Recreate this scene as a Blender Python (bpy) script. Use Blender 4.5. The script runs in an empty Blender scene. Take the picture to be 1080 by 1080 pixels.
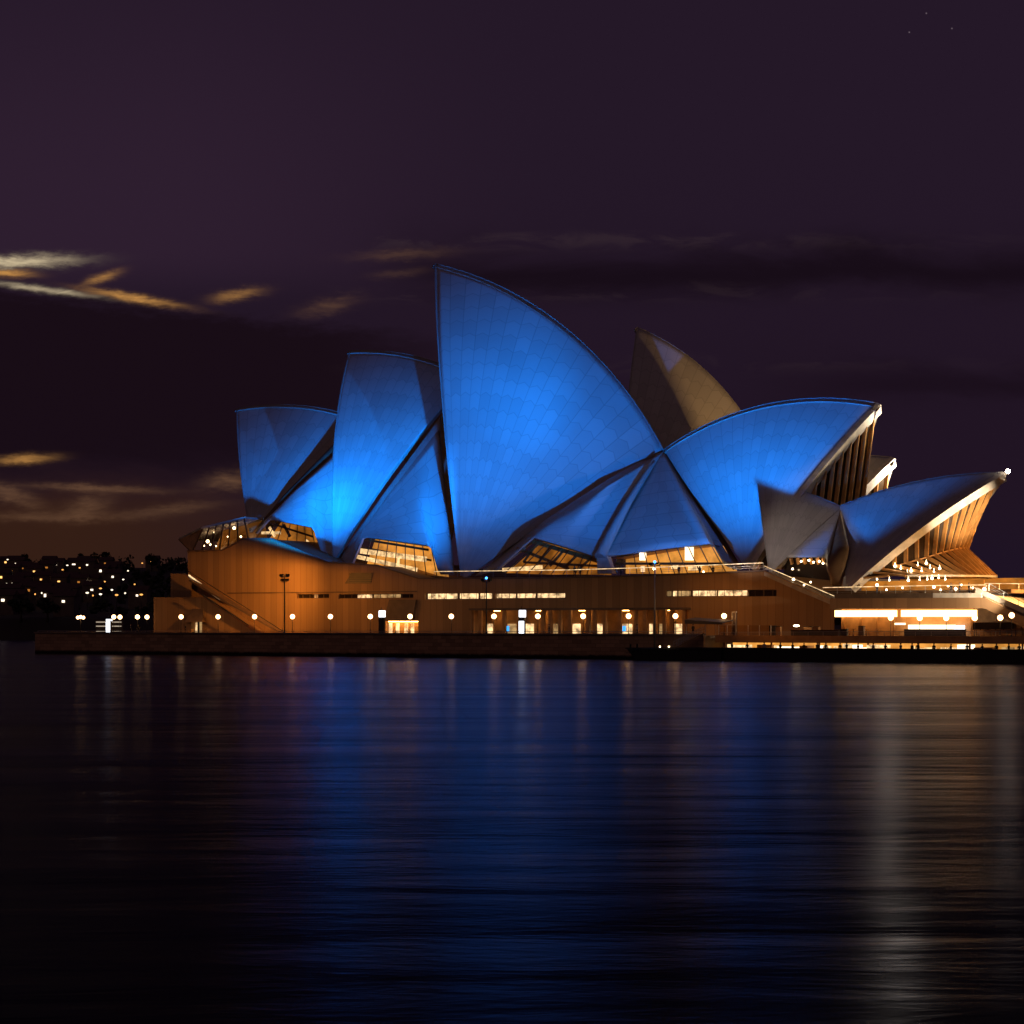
import bpy, bmesh, math, random
import numpy as np
from math import radians as R
random.seed(7); rng = np.random.default_rng(7)
S = bpy.context.scene; COL = S.collection

# ------------------------------------------------------------------ camera
F, H = 2100.0, 656.0                       # focal length in photo pixels, eye-level row of the 1080 px photo
EYE = np.array([0, -300.0, 5.6])
cd = bpy.data.cameras.new('camera'); cam = bpy.data.objects.new('camera', cd); COL.objects.link(cam)
cam.location = EYE; cam.rotation_euler = (R(90), 0, 0)
cd.sensor_width = 36; cd.lens = F / 1080 * 36; cd.shift_y = (H - 540) / 1080
cd.clip_start = 1; cd.clip_end = 30000
S.camera = cam
S.view_settings.view_transform = 'Standard'; S.view_settings.look = 'None'
S.view_settings.exposure = 0; S.view_settings.gamma = 1
S.render.engine = 'CYCLES'
S.cycles.use_denoising = True
S.cycles.max_bounces = 6; S.cycles.diffuse_bounces = 3; S.cycles.glossy_bounces = 4; S.cycles.transparent_max_bounces = 8
S.cycles.sample_clamp_indirect = 4.0
S.cycles.caustics_reflective = False; S.cycles.caustics_refractive = False

# ------------------------------------------------------------------ node helpers
class N:
    """a socket with arithmetic, so node maths reads like maths"""
    def __init__(s, t, sock): s.t, s.s = t, sock
    def _m(s, op, *o):
        n = s.t.nodes.new('ShaderNodeMath'); n.operation = op
        s.t.links.new(s.s, n.inputs[0])
        for i, x in enumerate(o):
            if isinstance(x, N): s.t.links.new(x.s, n.inputs[i + 1])
            else: n.inputs[i + 1].default_value = x
        return N(s.t, n.outputs[0])
    def __add__(s, o): return s._m('ADD', o)
    __radd__ = __add__
    def __sub__(s, o): return s._m('SUBTRACT', o)
    def __rsub__(s, o): return (s * -1.0) + o
    def __mul__(s, o): return s._m('MULTIPLY', o)
    __rmul__ = __mul__
    def __truediv__(s, o): return s._m('DIVIDE', o)
    def max(s, o): return s._m('MAXIMUM', o)
    def min(s, o): return s._m('MINIMUM', o)
    def abs(s): return s._m('ABSOLUTE')
    def fract(s): return s._m('FRACT')
    def floor(s): return s._m('FLOOR')
    def exp(s): return s._m('EXPONENT')
    def lt(s, o): return s._m('LESS_THAN', o)
    def step(s, a, b):                                   # smoothstep from a to b
        n = s.t.nodes.new('ShaderNodeMapRange'); n.interpolation_type = 'SMOOTHSTEP'
        s.t.links.new(s.s, n.inputs['Value'])
        if a <= b:
            n.inputs['From Min'].default_value = a; n.inputs['From Max'].default_value = b
        else:
            n.inputs['From Min'].default_value = b; n.inputs['From Max'].default_value = a
            n.inputs['To Min'].default_value = 1; n.inputs['To Max'].default_value = 0
        return N(s.t, n.outputs[0])
def sep(t, sock):
    n = t.nodes.new('ShaderNodeSeparateXYZ'); t.links.new(sock, n.inputs[0])
    return [N(t, n.outputs[i]) for i in range(3)]
def comb(t, x, y, z):
    n = t.nodes.new('ShaderNodeCombineXYZ')
    for i, a in enumerate((x, y, z)):
        if isinstance(a, N): t.links.new(a.s, n.inputs[i])
        else: n.inputs[i].default_value = a
    return n.outputs[0]
def noise(t, vec, scale, detail=4, rough=.55, dist=0):
    n = t.nodes.new('ShaderNodeTexNoise'); t.links.new(vec, n.inputs['Vector'])
    n.inputs['Scale'].default_value = scale; n.inputs['Detail'].default_value = detail
    n.inputs['Roughness'].default_value = rough; n.inputs['Distortion'].default_value = dist
    return N(t, n.outputs[0])
def mix(t, f, a, b):
    n = t.nodes.new('ShaderNodeMix'); n.data_type = 'RGBA'
    for s_, x in ((n.inputs[0], f), (n.inputs[6], a), (n.inputs[7], b)):
        if isinstance(x, N): t.links.new(x.s, s_)
        elif isinstance(x, bpy.types.NodeSocket): t.links.new(x, s_)
        elif isinstance(x, (int, float)): s_.default_value = x
        else: s_.default_value = (*x, 1)
    return n.outputs[2]
def addc(t, a, b, f=1.0):
    n = t.nodes.new('ShaderNodeMix'); n.data_type = 'RGBA'; n.blend_type = 'ADD'
    for s_, x in ((n.inputs[0], f), (n.inputs[6], a), (n.inputs[7], b)):
        if isinstance(x, N): t.links.new(x.s, s_)
        elif isinstance(x, bpy.types.NodeSocket): t.links.new(x, s_)
        elif isinstance(x, (int, float)): s_.default_value = x
        else: s_.default_value = (*x, 1)
    return n.outputs[2]
def srgb(r, g, b):
    f = lambda c: (c / 12.92 if c <= .04045 else ((c + .055) / 1.055) ** 2.4)
    return (f(r / 255), f(g / 255), f(b / 255))

# ------------------------------------------------------------------ night sky
W = bpy.data.worlds.new('World'); S.world = W; W.use_nodes = True
t = W.node_tree; t.nodes.clear()
tc = t.nodes.new('ShaderNodeTexCoord'); dx, dy, dz = sep(t, tc.outputs['Generated'])
yy = dy.max(.08)
U = dx / yy * F + 540.0                                    # bearing and elevation, scaled to degrees-like units
V = H - dz / yy * F
nv = comb(t, U * .004, V * .013, 0.0)
n1 = noise(t, nv, 1.0, 6, .6, .4); n2 = noise(t, comb(t, U * .011, V * .05, 3.0), 1.0, 6, .62, .6)
Vw = V + (n1 - .5) * 90.0                                  # wind-torn edges
base = mix(t, Vw.step(120, 520), srgb(36, 24, 39), srgb(32, 20, 34))
# thin brown veil lit by the city, upper left, and the orange glow along the left horizon
veil = (U.step(620, 150)) * (V.step(330, 260)) * (V.step(-150, 230))
base = mix(t, veil * .48, base, srgb(54, 36, 54))
base = mix(t, U.step(520, 60) * Vw.step(470, 560) * .95, base, srgb(52, 30, 20))
base = mix(t, U.step(600, 1000) * Vw.step(500, 640) * .6, base, srgb(28, 18, 36))
n5 = noise(t, comb(t, U * .05, V * .16, 2.0), 1.0, 6, .65)
# dark cloud bank on the left and dark bars on the right
bank = U.step(560, 330) * (V + (n2 - .5) * 34.0 + (n5 - .5) * 26.0 - U * .12).step(292, 318) * (V + (n1 - .5) * 110.0).step(535, 470)
base = mix(t, bank * .93, base, srgb(23, 12, 20))
bar = (Vw - 284.0) / 26.0; bar = (bar * bar * -1.0).exp() * U.step(360, 520)
base = mix(t, bar * 1.0, base, srgb(23, 13, 23))
bar2 = (Vw - 405.0) / 20.0; bar2 = (bar2 * bar2 * -1.0).exp() * U.step(740, 960)
base = mix(t, bar2 * .8, base, srgb(25, 14, 25))
for vy, s_ in ((258, .22), (312, .16), (388, .14)):
    b_ = (V + (n2 - .5) * 40.0 - vy) / 7.0; b_ = (b_ * b_ * -1.0).exp() * U.step(330, 430) * U.step(1250, 500) * n2.step(.42, .62)
    base = mix(t, b_ * s_, base, srgb(74, 58, 60))
# moonlit rags of cloud
n3 = noise(t, comb(t, U * .03, V * .13, 9.0), 1.0, 5, .6, .8)
n4 = noise(t, comb(t, U * .012, V * .02, 5.0), 1.0, 3, .5)
def rag(cx, cy, lx, ly, slope, colr, amt):
    global base
    x_ = (U - cx) / lx
    y_ = (V - cy - (U - cx) * slope + (n4 - .5) * (ly * .9) + (n5 - .5) * (ly * 2.6)) / ly
    g = ((x_ * x_ + y_ * y_) * -1.0).exp() * (n3.step(.2, .8) * .6 + .4)
    base = mix(t, g * amt, base, colr)
pale, amber, dull = srgb(205, 186, 150), srgb(196, 140, 74), srgb(112, 80, 58)
rag(15, 276, 52, 5.5, -.03, pale, 1.25); rag(5, 288, 24, 3.5, .05, amber, 1.1)
rag(45, 305, 45, 2.8, .14, pale, .95); rag(140, 314, 42, 3.6, .17, amber, 1.1); rag(108, 293, 15, 4, -.3, amber, .8)
rag(250, 311, 21, 5, -.14, amber, .65); rag(345, 323, 26, 7, -.2, dull, .45)
rag(25, 484, 26, 4, -.06, amber, .9); rag(100, 515, 60, 3.5, .04, dull, .8); rag(92, 534, 22, 11, -.3, dull, .6)
rag(10, 522, 30, 8, .3, dull, .7); rag(180, 537, 45, 5, -.1, dull, .5); rag(240, 507, 24, 8, -.1, dull, .7)
rag(60, 545, 80, 4.5, .0, dull, .5); rag(425, 268, 45, 5, -.05, dull, .35); rag(420, 288, 25, 4, -.1, dull, .25)
# three faint stars
for sx, sy in ((959, 34), (1004, 30), (977, 14)):
    a_ = (U - sx); b_ = (V - sy)
    base = mix(t, ((a_ * a_ + b_ * b_) * -2.2).exp() * .4, base, srgb(170, 150, 160))
bg = t.nodes.new('ShaderNodeBackground'); t.links.new(base, bg.inputs[0]); bg.inputs[1].default_value = 1.0
wo = t.nodes.new('ShaderNodeOutputWorld'); t.links.new(bg.outputs[0], wo.inputs[0])

# one weak, warm, distant light: the glow of the city behind the camera
sd = bpy.data.lights.new('city_glow', 'SUN'); sd.energy = .048; sd.angle = R(20); sd.color = (1, .62, .42)
so = bpy.data.objects.new('city_glow', sd); COL.objects.link(so); so.rotation_euler = (R(62), 0, R(-28))

# ------------------------------------------------------------------ frames of reference on the point
class Frame:
    def __init__(s, o, th):
        th = R(th); s.o = np.array(o, float)
        s.u = np.array([math.cos(th), -math.sin(th), 0]); s.v = np.array([math.sin(th), math.cos(th), 0])
    def pt(s, px, py, v):
        """the point of the upright plane at distance v behind the frame's line, in the direction of a photo measurement"""
        d = np.array([(px - 540) / F, 1, (H - py) / F]); k = (v - (EYE - s.o) @ s.v) / (d @ s.v); return EYE + d * k
    def L(s, p): d = np.asarray(p) - s.o; return d @ s.u, d @ s.v, d[2]
    def G(s, u, v, z): return s.o + s.u * u + s.v * v + np.array([0, 0, z])
    def U(s, px, v): return s.L(s.pt(px, 600, v))[0]
    def Z(s, px, py, v): return s.pt(px, py, v)[2]
M = Frame((200 * 300 / F, 0, 0), 28.7)
RF = Frame(M.pt(885, 619, 10), 35); RF.o[2] = 0

# ------------------------------------------------------------------ materials
def new_mat(name):
    m = bpy.data.materials.new(name); m.use_nodes = True; t = m.node_tree
    return m, t, t.nodes['Principled BSDF']
def mat(name, c, rough=.6, metal=0, var=.18, scale=.8, spec=.5, bump=0, bscale=6):
    m, t, b = new_mat(name)
    g = t.nodes.new('ShaderNodeNewGeometry')
    if var:
        n = noise(t, g.outputs['Position'], scale, 5)
        t.links.new(mix(t, n.step(.3, .7), [x * (1 - var) for x in c], [min(1, x * (1 + var)) for x in c]), b.inputs['Base Color'])
    else: b.inputs['Base Color'].default_value = (*c, 1)
    b.inputs['Roughness'].default_value = rough; b.inputs['Metallic'].default_value = metal
    b.inputs['Specular IOR Level'].default_value = spec
    if bump:
        bp = t.nodes.new('ShaderNodeBump'); bp.inputs['Strength'].default_value = bump; bp.inputs['Distance'].default_value = .1
        t.links.new(noise(t, g.outputs['Position'], bscale, 5).s, bp.inputs['Height']); t.links.new(bp.outputs[0], b.inputs['Normal'])
    return m
def glow(name, c, s, var=0, scale=1.0):
    m, t, b = new_mat(name)
    b.inputs['Base Color'].default_value = (*[x * .3 for x in c], 1); b.inputs['Emission Color'].default_value = (*c, 1)
    b.inputs['Emission Strength'].default_value = s; b.inputs['Roughness'].default_value = .3
    if var:
        g = t.nodes.new('ShaderNodeNewGeometry')
        n = noise(t, g.outputs['Position'], scale, 3, .6)
        t.links.new((n.step(.3, .72) * (var * s) + s * (1 - var)).s, b.inputs['Emission Strength'])
    return m
def tile_mat(name, c=(.56, .54, .50)):
    """glazed chevron tiles: UV x counts ribs, UV y is metres along the rib"""
    m, t, b = new_mat(name)
    uv = t.nodes.new('ShaderNodeUVMap'); x, y, _ = sep(t, uv.outputs[0])
    fx = x.fract(); a = (fx - .5).abs()
    joint = a.step(.462, .485)
    row = ((y + a * 1.5) / 3.1).fract(); lid = (row - .5).abs().step(.462, .482)
    cell = comb(t, x.floor(), ((y + a * 1.5) / 3.1).floor(), 0.0)
    wn = t.nodes.new('ShaderNodeTexWhiteNoise'); t.links.new(cell, wn.inputs['Vector']); w = N(t, wn.outputs['Value'])
    g = t.nodes.new('ShaderNodeNewGeometry'); n = noise(t, g.outputs['Position'], .16, 5)
    c1 = mix(t, w * .6 + n * .4, [k * .80 for k in c], [k * 1.04 for k in c])
    t.links.new(mix(t, (joint * .45).max(lid * .36), c1, [k * .40 for k in c]), b.inputs['Base Color'])
    t.links.new((w * .1 + .42).s, b.inputs['Roughness'])
    b.inputs['Specular IOR Level'].default_value = .3
    return m
def panel_mat(name, c, pitch=1.25, dark=.55):
    """precast granite panels: UV x is metres along the wall, UV y metres up"""
    m, t, b = new_mat(name)
    uv = t.nodes.new('ShaderNodeUVMap'); x, y, _ = sep(t, uv.outputs[0])
    e = ((x / pitch).fract() - .5).abs().step(.43, .48)
    wn = t.nodes.new('ShaderNodeTexWhiteNoise'); wn.noise_dimensions = '1D'; t.links.new((x / pitch).floor().s, wn.inputs['W'])
    w = N(t, wn.outputs['Value'])
    g = t.nodes.new('ShaderNodeNewGeometry'); n = noise(t, g.outputs['Position'], 9.0, 6, .7)
    st = noise(t, comb(t, x * 1.6, y * .10, 1.0), 1.0, 4)          # rain streaks
    c1 = mix(t, (w * .45 + n * .3 + st * .45).step(.25, .95), [k * .80 for k in c], [k * 1.08 for k in c])
    t.links.new(mix(t, e * .5, c1, [k * dark for k in c]), b.inputs['Base Color'])
    b.inputs['Roughness'].default_value = .75; b.inputs['Specular IOR Level'].default_value = .2
    return m
def block_mat(name, c):
    m, t, b = new_mat(name)
    uv = t.nodes.new('ShaderNodeUVMap')
    br = t.nodes.new('ShaderNodeTexBrick'); t.links.new(uv.outputs[0], br.inputs['Vector'])
    br.inputs['Scale'].default_value = 1; br.inputs['Brick Width'].default_value = 1.6; br.inputs['Row Height'].default_value = .58
    br.inputs['Mortar Size'].default_value = .02
    br.inputs['Color1'].default_value = (*[k * .75 for k in c], 1); br.inputs['Color2'].default_value = (*[k * 1.2 for k in c], 1)
    br.inputs['Mortar'].default_value = (*[k * .4 for k in c], 1)
    _, y, _z = sep(t, uv.outputs[0])
    g = t.nodes.new('ShaderNodeNewGeometry'); n = noise(t, g.outputs['Position'], 1.3, 5)
    wet = (y + (n - .5) * .5).step(.75, .35)                        # weed and mussels below the tide mark
    t.links.new(mix(t, wet, br.outputs[0], (.012, .012, .009)), b.inputs['Base Color'])
    b.inputs['Roughness'].default_value = .8; b.inputs['Specular IOR Level'].default_value = .25
    return m
def glass_mat(name, tint=(.03, .02, .012), clear=.0):
    m, t, b = new_mat(name)
    b.inputs['Base Color'].default_value = (*tint, 1); b.inputs['Roughness'].default_value = .06
    b.inputs['Specular IOR Level'].default_value = .6
    if clear:
        tr = t.nodes.new('ShaderNodeBsdfTransparent'); tr.inputs[0].default_value = (1, .93, .82, 1)
        ms = t.nodes.new('ShaderNodeMixShader'); ms.inputs[0].default_value = clear
        t.links.new(b.outputs[0], ms.inputs[1]); t.links.new(tr.outputs[0], ms.inputs[2])
        t.links.new(ms.outputs[0], t.nodes['Material Output'].inputs[0])
    return m
MT = dict(
    tile=tile_mat('shell_tile'), concrete=mat('ribbed_concrete', (.46, .40, .33), .7),
    rim=mat('rim_concrete', (.58, .52, .44), .6), bronze=mat('bronze', (.22, .12, .05), .45, .3),
    louvre=mat('dark_louvre', (.16, .10, .06), .55), fin=mat('copper_fin', (.55, .27, .08), .55, 0),
    granite=panel_mat('granite_panel', (.42, .25, .12)), fascia=panel_mat('granite_fascia', (.38, .23, .12), 1.8, .7),
    paving=mat('paving', (.22, .17, .13), .7, scale=.5), stone=block_mat('seawall_stone', (.46, .28, .16)),
    iron=mat('dark_iron', (.03, .028, .028), .5, .3), steel=mat('steel', (.45, .43, .40), .4, .6, var=.08),
    white=mat('white_paint', (.78, .75, .70), .5, var=.06), black=mat('black_rubber', (.012, .012, .012), .7),
    canvas=mat('dark_canvas', (.05, .05, .07), .8), timber=mat('timber', (.16, .09, .045), .7, scale=3),
    glass=glass_mat('dark_glass'), clear=glass_mat('clear_glass', clear=.86),
    soil=mat('dark_hill', (.05, .045, .03), .9, scale=.05), leaf=mat('leaf', (.05, .06, .028), .7, var=.5, scale=.4),
    bark=mat('bark', (.07, .05, .035), .9), wall_d=mat('house_render', (.16, .12, .09), .8), roof_d=mat('roof_tile', (.10, .05, .035), .8),
    globe=glow('lamp_globe', (1, .53, .22), 9), bulb=glow('bulb', (1, .80, .55), 60), beacon=glow('beacon_globe', (1, .85, .7), 90), bulb_s=glow('small_bulb', (1, .74, .42), 14),
    led=glow('led_strip', (1, .68, .34), 1.8, .7, 1.1), striplight=glow('striplight', (1, .80, .52), 2.8), soffit=glow('soffit_lamp', (1, .5, .13), 26),
    strip_dim=glow('dim_window', (1, .62, .25), .7, .8, .7), win=glow('lit_window', (1, .66, .32), 1.9, .85, 1.1),
    screen=glow('white_screen', (.9, .93, 1), 3.0), blue=glow('blue_lens', (.05, .28, 1), 6), bluescr=glow('blue_screen', (.04, .34, 1), 1.6),
    interior=glow('interior_glow', (1, .36, .045), .55, .75, .28), interior_b=glow('bright_interior_glow', (1, .42, .07), 1.05, .6, .35),  # self-glowing surfaces that stand in for rooms lit by lamps
    wwin=glow('warm_house_window', (1, .50, .14), 2.2), cwin=glow('cool_house_window', (1, .82, .62), 2.6), owin=glow('dim_house_window', (1, .36, .06), .5),
    panel=mat('warm_panel', (.50, .27, .10), .6), skin=mat('skin', (.42, .26, .18), .6, var=.05), cloth_k=mat('dark_cloth', (.02, .02, .024), .9, var=.1),
    cloth_b=mat('denim', (.035, .045, .09), .9, var=.1), cloth_w=mat('pale_cloth', (.5, .46, .42), .9, var=.1), hair=mat('hair', (.025, .016, .01), .8, var=.1),
)

# ------------------------------------------------------------------ mesh helpers
class MB:
    def __init__(s): s.v, s.f, s.uv, s.mi, s.sm = [], [], [], [], []
    def face(s, pts, uv=None, mi=0, smooth=False):
        i = len(s.v); s.v += [tuple(map(float, p)) for p in pts]; s.f.append(tuple(range(i, i + len(pts))))
        s.uv.append(uv or [(0, 0)] * len(pts)); s.mi.append(mi); s.sm.append(smooth); return s
    def grid(s, P, UV=None, mi=0, smooth=True, flip=False):
        n, m = len(P), len(P[0]); i0 = len(s.v)
        for r in P: s.v += [tuple(map(float, p)) for p in r]
        for a in range(n - 1):
            for b in range(m - 1):
                q = [(a, b), (a + 1, b), (a + 1, b + 1), (a, b + 1)]
                if flip: q = q[::-1]
                s.f.append(tuple(i0 + x * m + y for x, y in q))
                s.uv.append([UV[x][y] for x, y in q] if UV else [(0, 0)] * 4); s.mi.append(mi); s.sm.append(smooth)
        return s
    def hexa(s, c, mi=0, uvs=None):
        """eight corners: bottom 0-3 anticlockwise, top 4-7"""
        for q in ((3, 2, 1, 0), (4, 5, 6, 7), (0, 1, 5, 4), (1, 2, 6, 5), (2, 3, 7, 6), (3, 0, 4, 7)):
            s.face([c[k] for k in q], [uvs[k] for k in q] if uvs else None, mi)
        return s
    def box(s, fr, u0, u1, v0, v1, z0, z1, mi=0):
        c = [fr.G(u, v, z) for z in (z0, z1) for u, v in ((u0, v0), (u1, v0), (u1, v1), (u0, v1))]
        uvs = [(u + v, z) for z in (z0, z1) for u, v in ((u0, v0), (u1, v0), (u1, v1), (u0, v1))]
        return s.hexa(c, mi, uvs)
    def bar(s, a, b, w, h=None, mi=0, up=(0, 0, 1)):
        a, b = np.array(a, float), np.array(b, float); d = b - a; l = np.linalg.norm(d); d /= l
        up = np.array(up, float)
        if abs(d @ up) > .98: up = np.array([1.0, 0, 0])
        x = np.cross(d, up); x /= np.linalg.norm(x); y = np.cross(x, d); h = h or w
        c = [p + x * i * w / 2 + y * j * h / 2 for p in (a, b) for i, j in ((-1, -1), (1, -1), (1, 1), (-1, 1))]
        return s.hexa(c, mi)
    def tube(s, pts, r, n=8, mi=0, cap=True):
        pts = [np.array(p, float) for p in pts]; rs = r if hasattr(r, '__len__') else [r] * len(pts)
        rows = []; px = None
        for i, p in enumerate(pts):
            d = pts[min(i + 1, len(pts) - 1)] - pts[max(i - 1, 0)]; d /= np.linalg.norm(d)
            ref = np.array([0, 0, 1.0]) if abs(d[2]) < .9 else np.array([1.0, 0, 0])
            x = np.cross(d, ref); x /= np.linalg.norm(x); y = np.cross(d, x)
            rows.append([p + (x * math.cos(k * 2 * math.pi / n) + y * math.sin(k * 2 * math.pi / n)) * rs[i] for k in range(n + 1)])
        s.grid(rows, mi=mi)
        if cap:
            s.face(rows[0][:-1], mi=mi); s.face(rows[-1][:-1][::-1], mi=mi)
        return s
    def ball(s, c, r, n=10, mi=0, sq=(1, 1, 1)):
        c = np.array(c, float); rows = []
        for i in range(n // 2 + 1):
            th = math.pi * i / (n // 2)
            rows.append([c + r * np.array([math.sin(th) * math.cos(2 * math.pi * k / n) * sq[0], math.sin(th) * math.sin(2 * math.pi * k / n) * sq[1], -math.cos(th) * sq[2]]) for k in range(n + 1)])
        return s.grid(rows, mi=mi)
    def prism(s, pts, ext, mi=0, uv=None):
        """polygon pts swept along ext"""
        pts = [np.array(p, float) for p in pts]; e = np.array(ext, float)
        s.face(pts, uv, mi); s.face([p + e for p in pts][::-1], uv[::-1] if uv else None, mi)
        for i in range(len(pts)):
            a, b = pts[i], pts[(i + 1) % len(pts)]
            s.face([b, a, a + e, b + e], None, mi)
        return s
ROOT = {}
def obj(name, mb, mats, parent=None):
    off = np.zeros(3)
    if parent is not None:
        r = parent
        while r.parent: r = r.parent
        off = np.array(ROOT.get(r.name, (0, 0, 0)))
    me = bpy.data.meshes.new(name)
    me.from_pydata([tuple(np.array(p) - off) for p in mb.v], [], mb.f)
    for m in (mats if isinstance(mats, (list, tuple)) else [mats]): me.materials.append(MT[m] if isinstance(m, str) else m)
    me.polygons.foreach_set('material_index', mb.mi); me.polygons.foreach_set('use_smooth', mb.sm)
    ul = me.uv_layers.new(name='UVMap')
    ul.data.foreach_set('uv', [c for f in mb.uv for p in f for c in p])
    bm = bmesh.new(); bm.from_mesh(me); bmesh.ops.remove_doubles(bm, verts=bm.verts, dist=.0008)
    bmesh.ops.recalc_face_normals(bm, faces=bm.faces); bm.to_mesh(me); bm.free()
    o = bpy.data.objects.new(name, me); COL.objects.link(o)
    if parent is not None: o.parent = parent
    return o
def tag(o, label, cat, group=None):
    o['label'] = label; o['category'] = cat
    if group: o['group'] = group
    return o
def thing(name, label, cat, loc, group=None):
    o = bpy.data.objects.new(name, None); COL.objects.link(o); o.empty_display_size = .3
    o.location = tuple(map(float, loc)); ROOT[o.name] = tuple(map(float, loc)); return tag(o, label, cat, group)
def kind(o, k): o['kind'] = k; return o
def kids(o): return [c for c in bpy.data.objects if c.parent == o]
def copy_tree(o, loc, label, rz=None):
    r = o.copy(); COL.objects.link(r); r.location = tuple(map(float, loc)); r['label'] = label; ROOT[r.name] = tuple(map(float, loc))
    if rz is not None: r.rotation_euler = (0, 0, rz)
    for ch in KIDS(o):
        c = ch.copy(); COL.objects.link(c); c.parent = r
        for g in KIDS(ch):
            d = g.copy(); COL.objects.link(d); d.parent = c
    return r
_kc = {}
def KIDS(o):
    if o.name not in _kc: _kc[o.name] = kids(o)
    return _kc[o.name]
ORD = ['first', 'second', 'third', 'fourth', 'fifth', 'sixth', 'seventh', 'eighth', 'ninth', 'tenth', 'eleventh', 'twelfth', 'thirteenth',
       'fourteenth', 'fifteenth', 'sixteenth', 'seventeenth', 'eighteenth', 'nineteenth', 'twentieth']

# ------------------------------------------------------------------ water, promenade, seawall
ZP = 3.55                                                           # promenade level
def water_mat():
    m, t, b = new_mat('harbour_water'); out = t.nodes['Material Output']
    b.inputs['Base Color'].default_value = (.003, .004, .008, 1); b.inputs['Roughness'].default_value = .6; b.inputs['Specular IOR Level'].default_value = 0
    g = t.nodes.new('ShaderNodeNewGeometry'); x, y, z = sep(t, g.outputs['Position'])
    a = noise(t, comb(t, x * .10, y * .30, 0.0), 1.0, 5, .6, .3)      # swell, crests across the view
    c = noise(t, comb(t, x * .022, y * .075, 4.0), 1.0, 3, .5)
    d = noise(t, comb(t, x * .7, y * 1.6, 2.0), 1.0, 4, .6)
    bp = t.nodes.new('ShaderNodeBump'); bp.inputs['Strength'].default_value = 1.0; bp.inputs['Distance'].default_value = 1.0
    t.links.new((a * .08 + c * .36 + d * .008).s, bp.inputs['Height'])
    gl = t.nodes.new('ShaderNodeBsdfGlossy'); t.links.new(bp.outputs[0], gl.inputs['Normal'])
    t.links.new((c.step(.3, .7) * .06 + .20).s, gl.inputs['Roughness'])
    gl.inputs['Color'].default_value = (.33, .335, .39, 1)              # murky water, light lost between the waves
    fr_ = t.nodes.new('ShaderNodeFresnel'); fr_.inputs['IOR'].default_value = 1.09; t.links.new(bp.outputs[0], fr_.inputs['Normal'])
    ms = t.nodes.new('ShaderNodeMixShader'); t.links.new(fr_.outputs[0], ms.inputs[0]); t.links.new(b.outputs[0], ms.inputs[1]); t.links.new(gl.outputs[0], ms.inputs[2])
    t.links.new(ms.outputs[0], out.inputs[0])
    return m
MT['water'] = water_mat()
MT['ferrywin'] = glow('ferry_window', (1, .82, .6), .55)
MT['fwhite'] = glow('far_white_lamp', (1, .84, .62), 2.2); MT['forange'] = glow('far_orange_lamp', (1, .44, .10), 1.7)
MT['amberstrip'] = glow('amber_striplight', (1, .56, .20), 5.5)
MT['mouthglass'] = mat('bronze_glass', (.035, .018, .006), .5, spec=.1)
mb = MB(); mb.face([(-6000, -500, 0), (6000, -500, 0), (6000, 9000, 0), (-6000, 9000, 0)])
kind(obj('water', mb, 'water'), 'structure')
uL = M.U(37, -6); uQ = M.U(742, -6)
mb = MB(); mb.box(M, uL + .6, uQ, -5.4, 120, -2, ZP); mb.box(M, uQ, 190, 1.5, 120, -2, ZP)
kind(obj('promenade', mb, 'paving'), 'structure')
sw = thing('seawall', 'long dark stone seawall in front of the podium, dropping straight into the water', 'seawall', M.G(uL, -6, 0))
mb = MB(); mb.box(M, uL, uQ, -6, -5.4, -2, ZP + .02); mb.box(M, uL, uL + .6, -5.4, 80, -2, ZP + .02)
obj('wall_face', mb, 'stone', sw)
mb = MB(); mb.box(M, uL - .15, uQ, -6.2, -5.3, ZP + .023, ZP + .28); mb.box(M, uL - .15, uL + .75, -5.3, 80, ZP + .023, ZP + .28)
obj('coping', mb, 'paving', sw)

# ------------------------------------------------------------------ podium
def facade(mb, fr, v, prof, zb, holes, mi=0, rmi=1):
    """upright wall on plane v; prof = [(u, z)] top line; holes = [(u0, u1, z0, z1, depth)] get reveals"""
    us = sorted({p[0] for p in prof} | {h[0] for h in holes} | {h[1] for h in holes})
    us = [u for u in us if prof[0][0] - 1e-6 <= u <= prof[-1][0] + 1e-6]
    top = lambda u: float(np.interp(u, [p[0] for p in prof], [p[1] for p in prof]))
    for a, b in zip(us[:-1], us[1:]):
        if b - a < 1e-5: continue
        cut = sorted([(h[2], h[3]) for h in holes if h[0] <= a + 1e-6 and h[1] >= b - 1e-6])
        z = zb
        for z0, z1 in cut + [(None, None)]:
            if z0 is None:
                q = [(a, z), (b, z), (b, top(b)), (a, top(a))]
            else: q = [(a, z), (b, z), (b, z0), (a, z0)]
            if q[2][1] - q[1][1] > .002: mb.face([fr.G(u, v, zz) for u, zz in q], q, mi)
            z = z1
    for u0, u1, z0, z1, d in holes:
        for q in (((u0, v, z0), (u0, v + d, z0), (u0, v + d, z1), (u0, v, z1)), ((u1, v + d, z0), (u1, v, z0), (u1, v, z1), (u1, v + d, z1)),
                  ((u0, v, z1), (u0, v + d, z1), (u1, v + d, z1), (u1, v, z1)), ((u0, v + d, z0), (u0, v, z0), (u1, v, z0), (u1, v + d, z0))):
            mb.face([fr.G(*p) for p in q], [(p[0] + p[1], p[2]) for p in q], rmi)
VP = 8.0
def hole(x0, y0, x1, y1, d, v=VP):
    xm = (x0 + x1) / 2
    return (M.U(x0, v), M.U(x1, v), M.Z(xm, y1, v), M.Z(xm, y0, v), d)
def prof(pts, v=VP): return [(M.U(x, v), M.Z(x, y, v)) for x, y in pts]
pod = thing('opera_house_podium', 'long tan granite podium carrying the shells, lit orange by lamps along its foot', 'podium', M.G(M.U(540, VP), VP, ZP))
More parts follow.
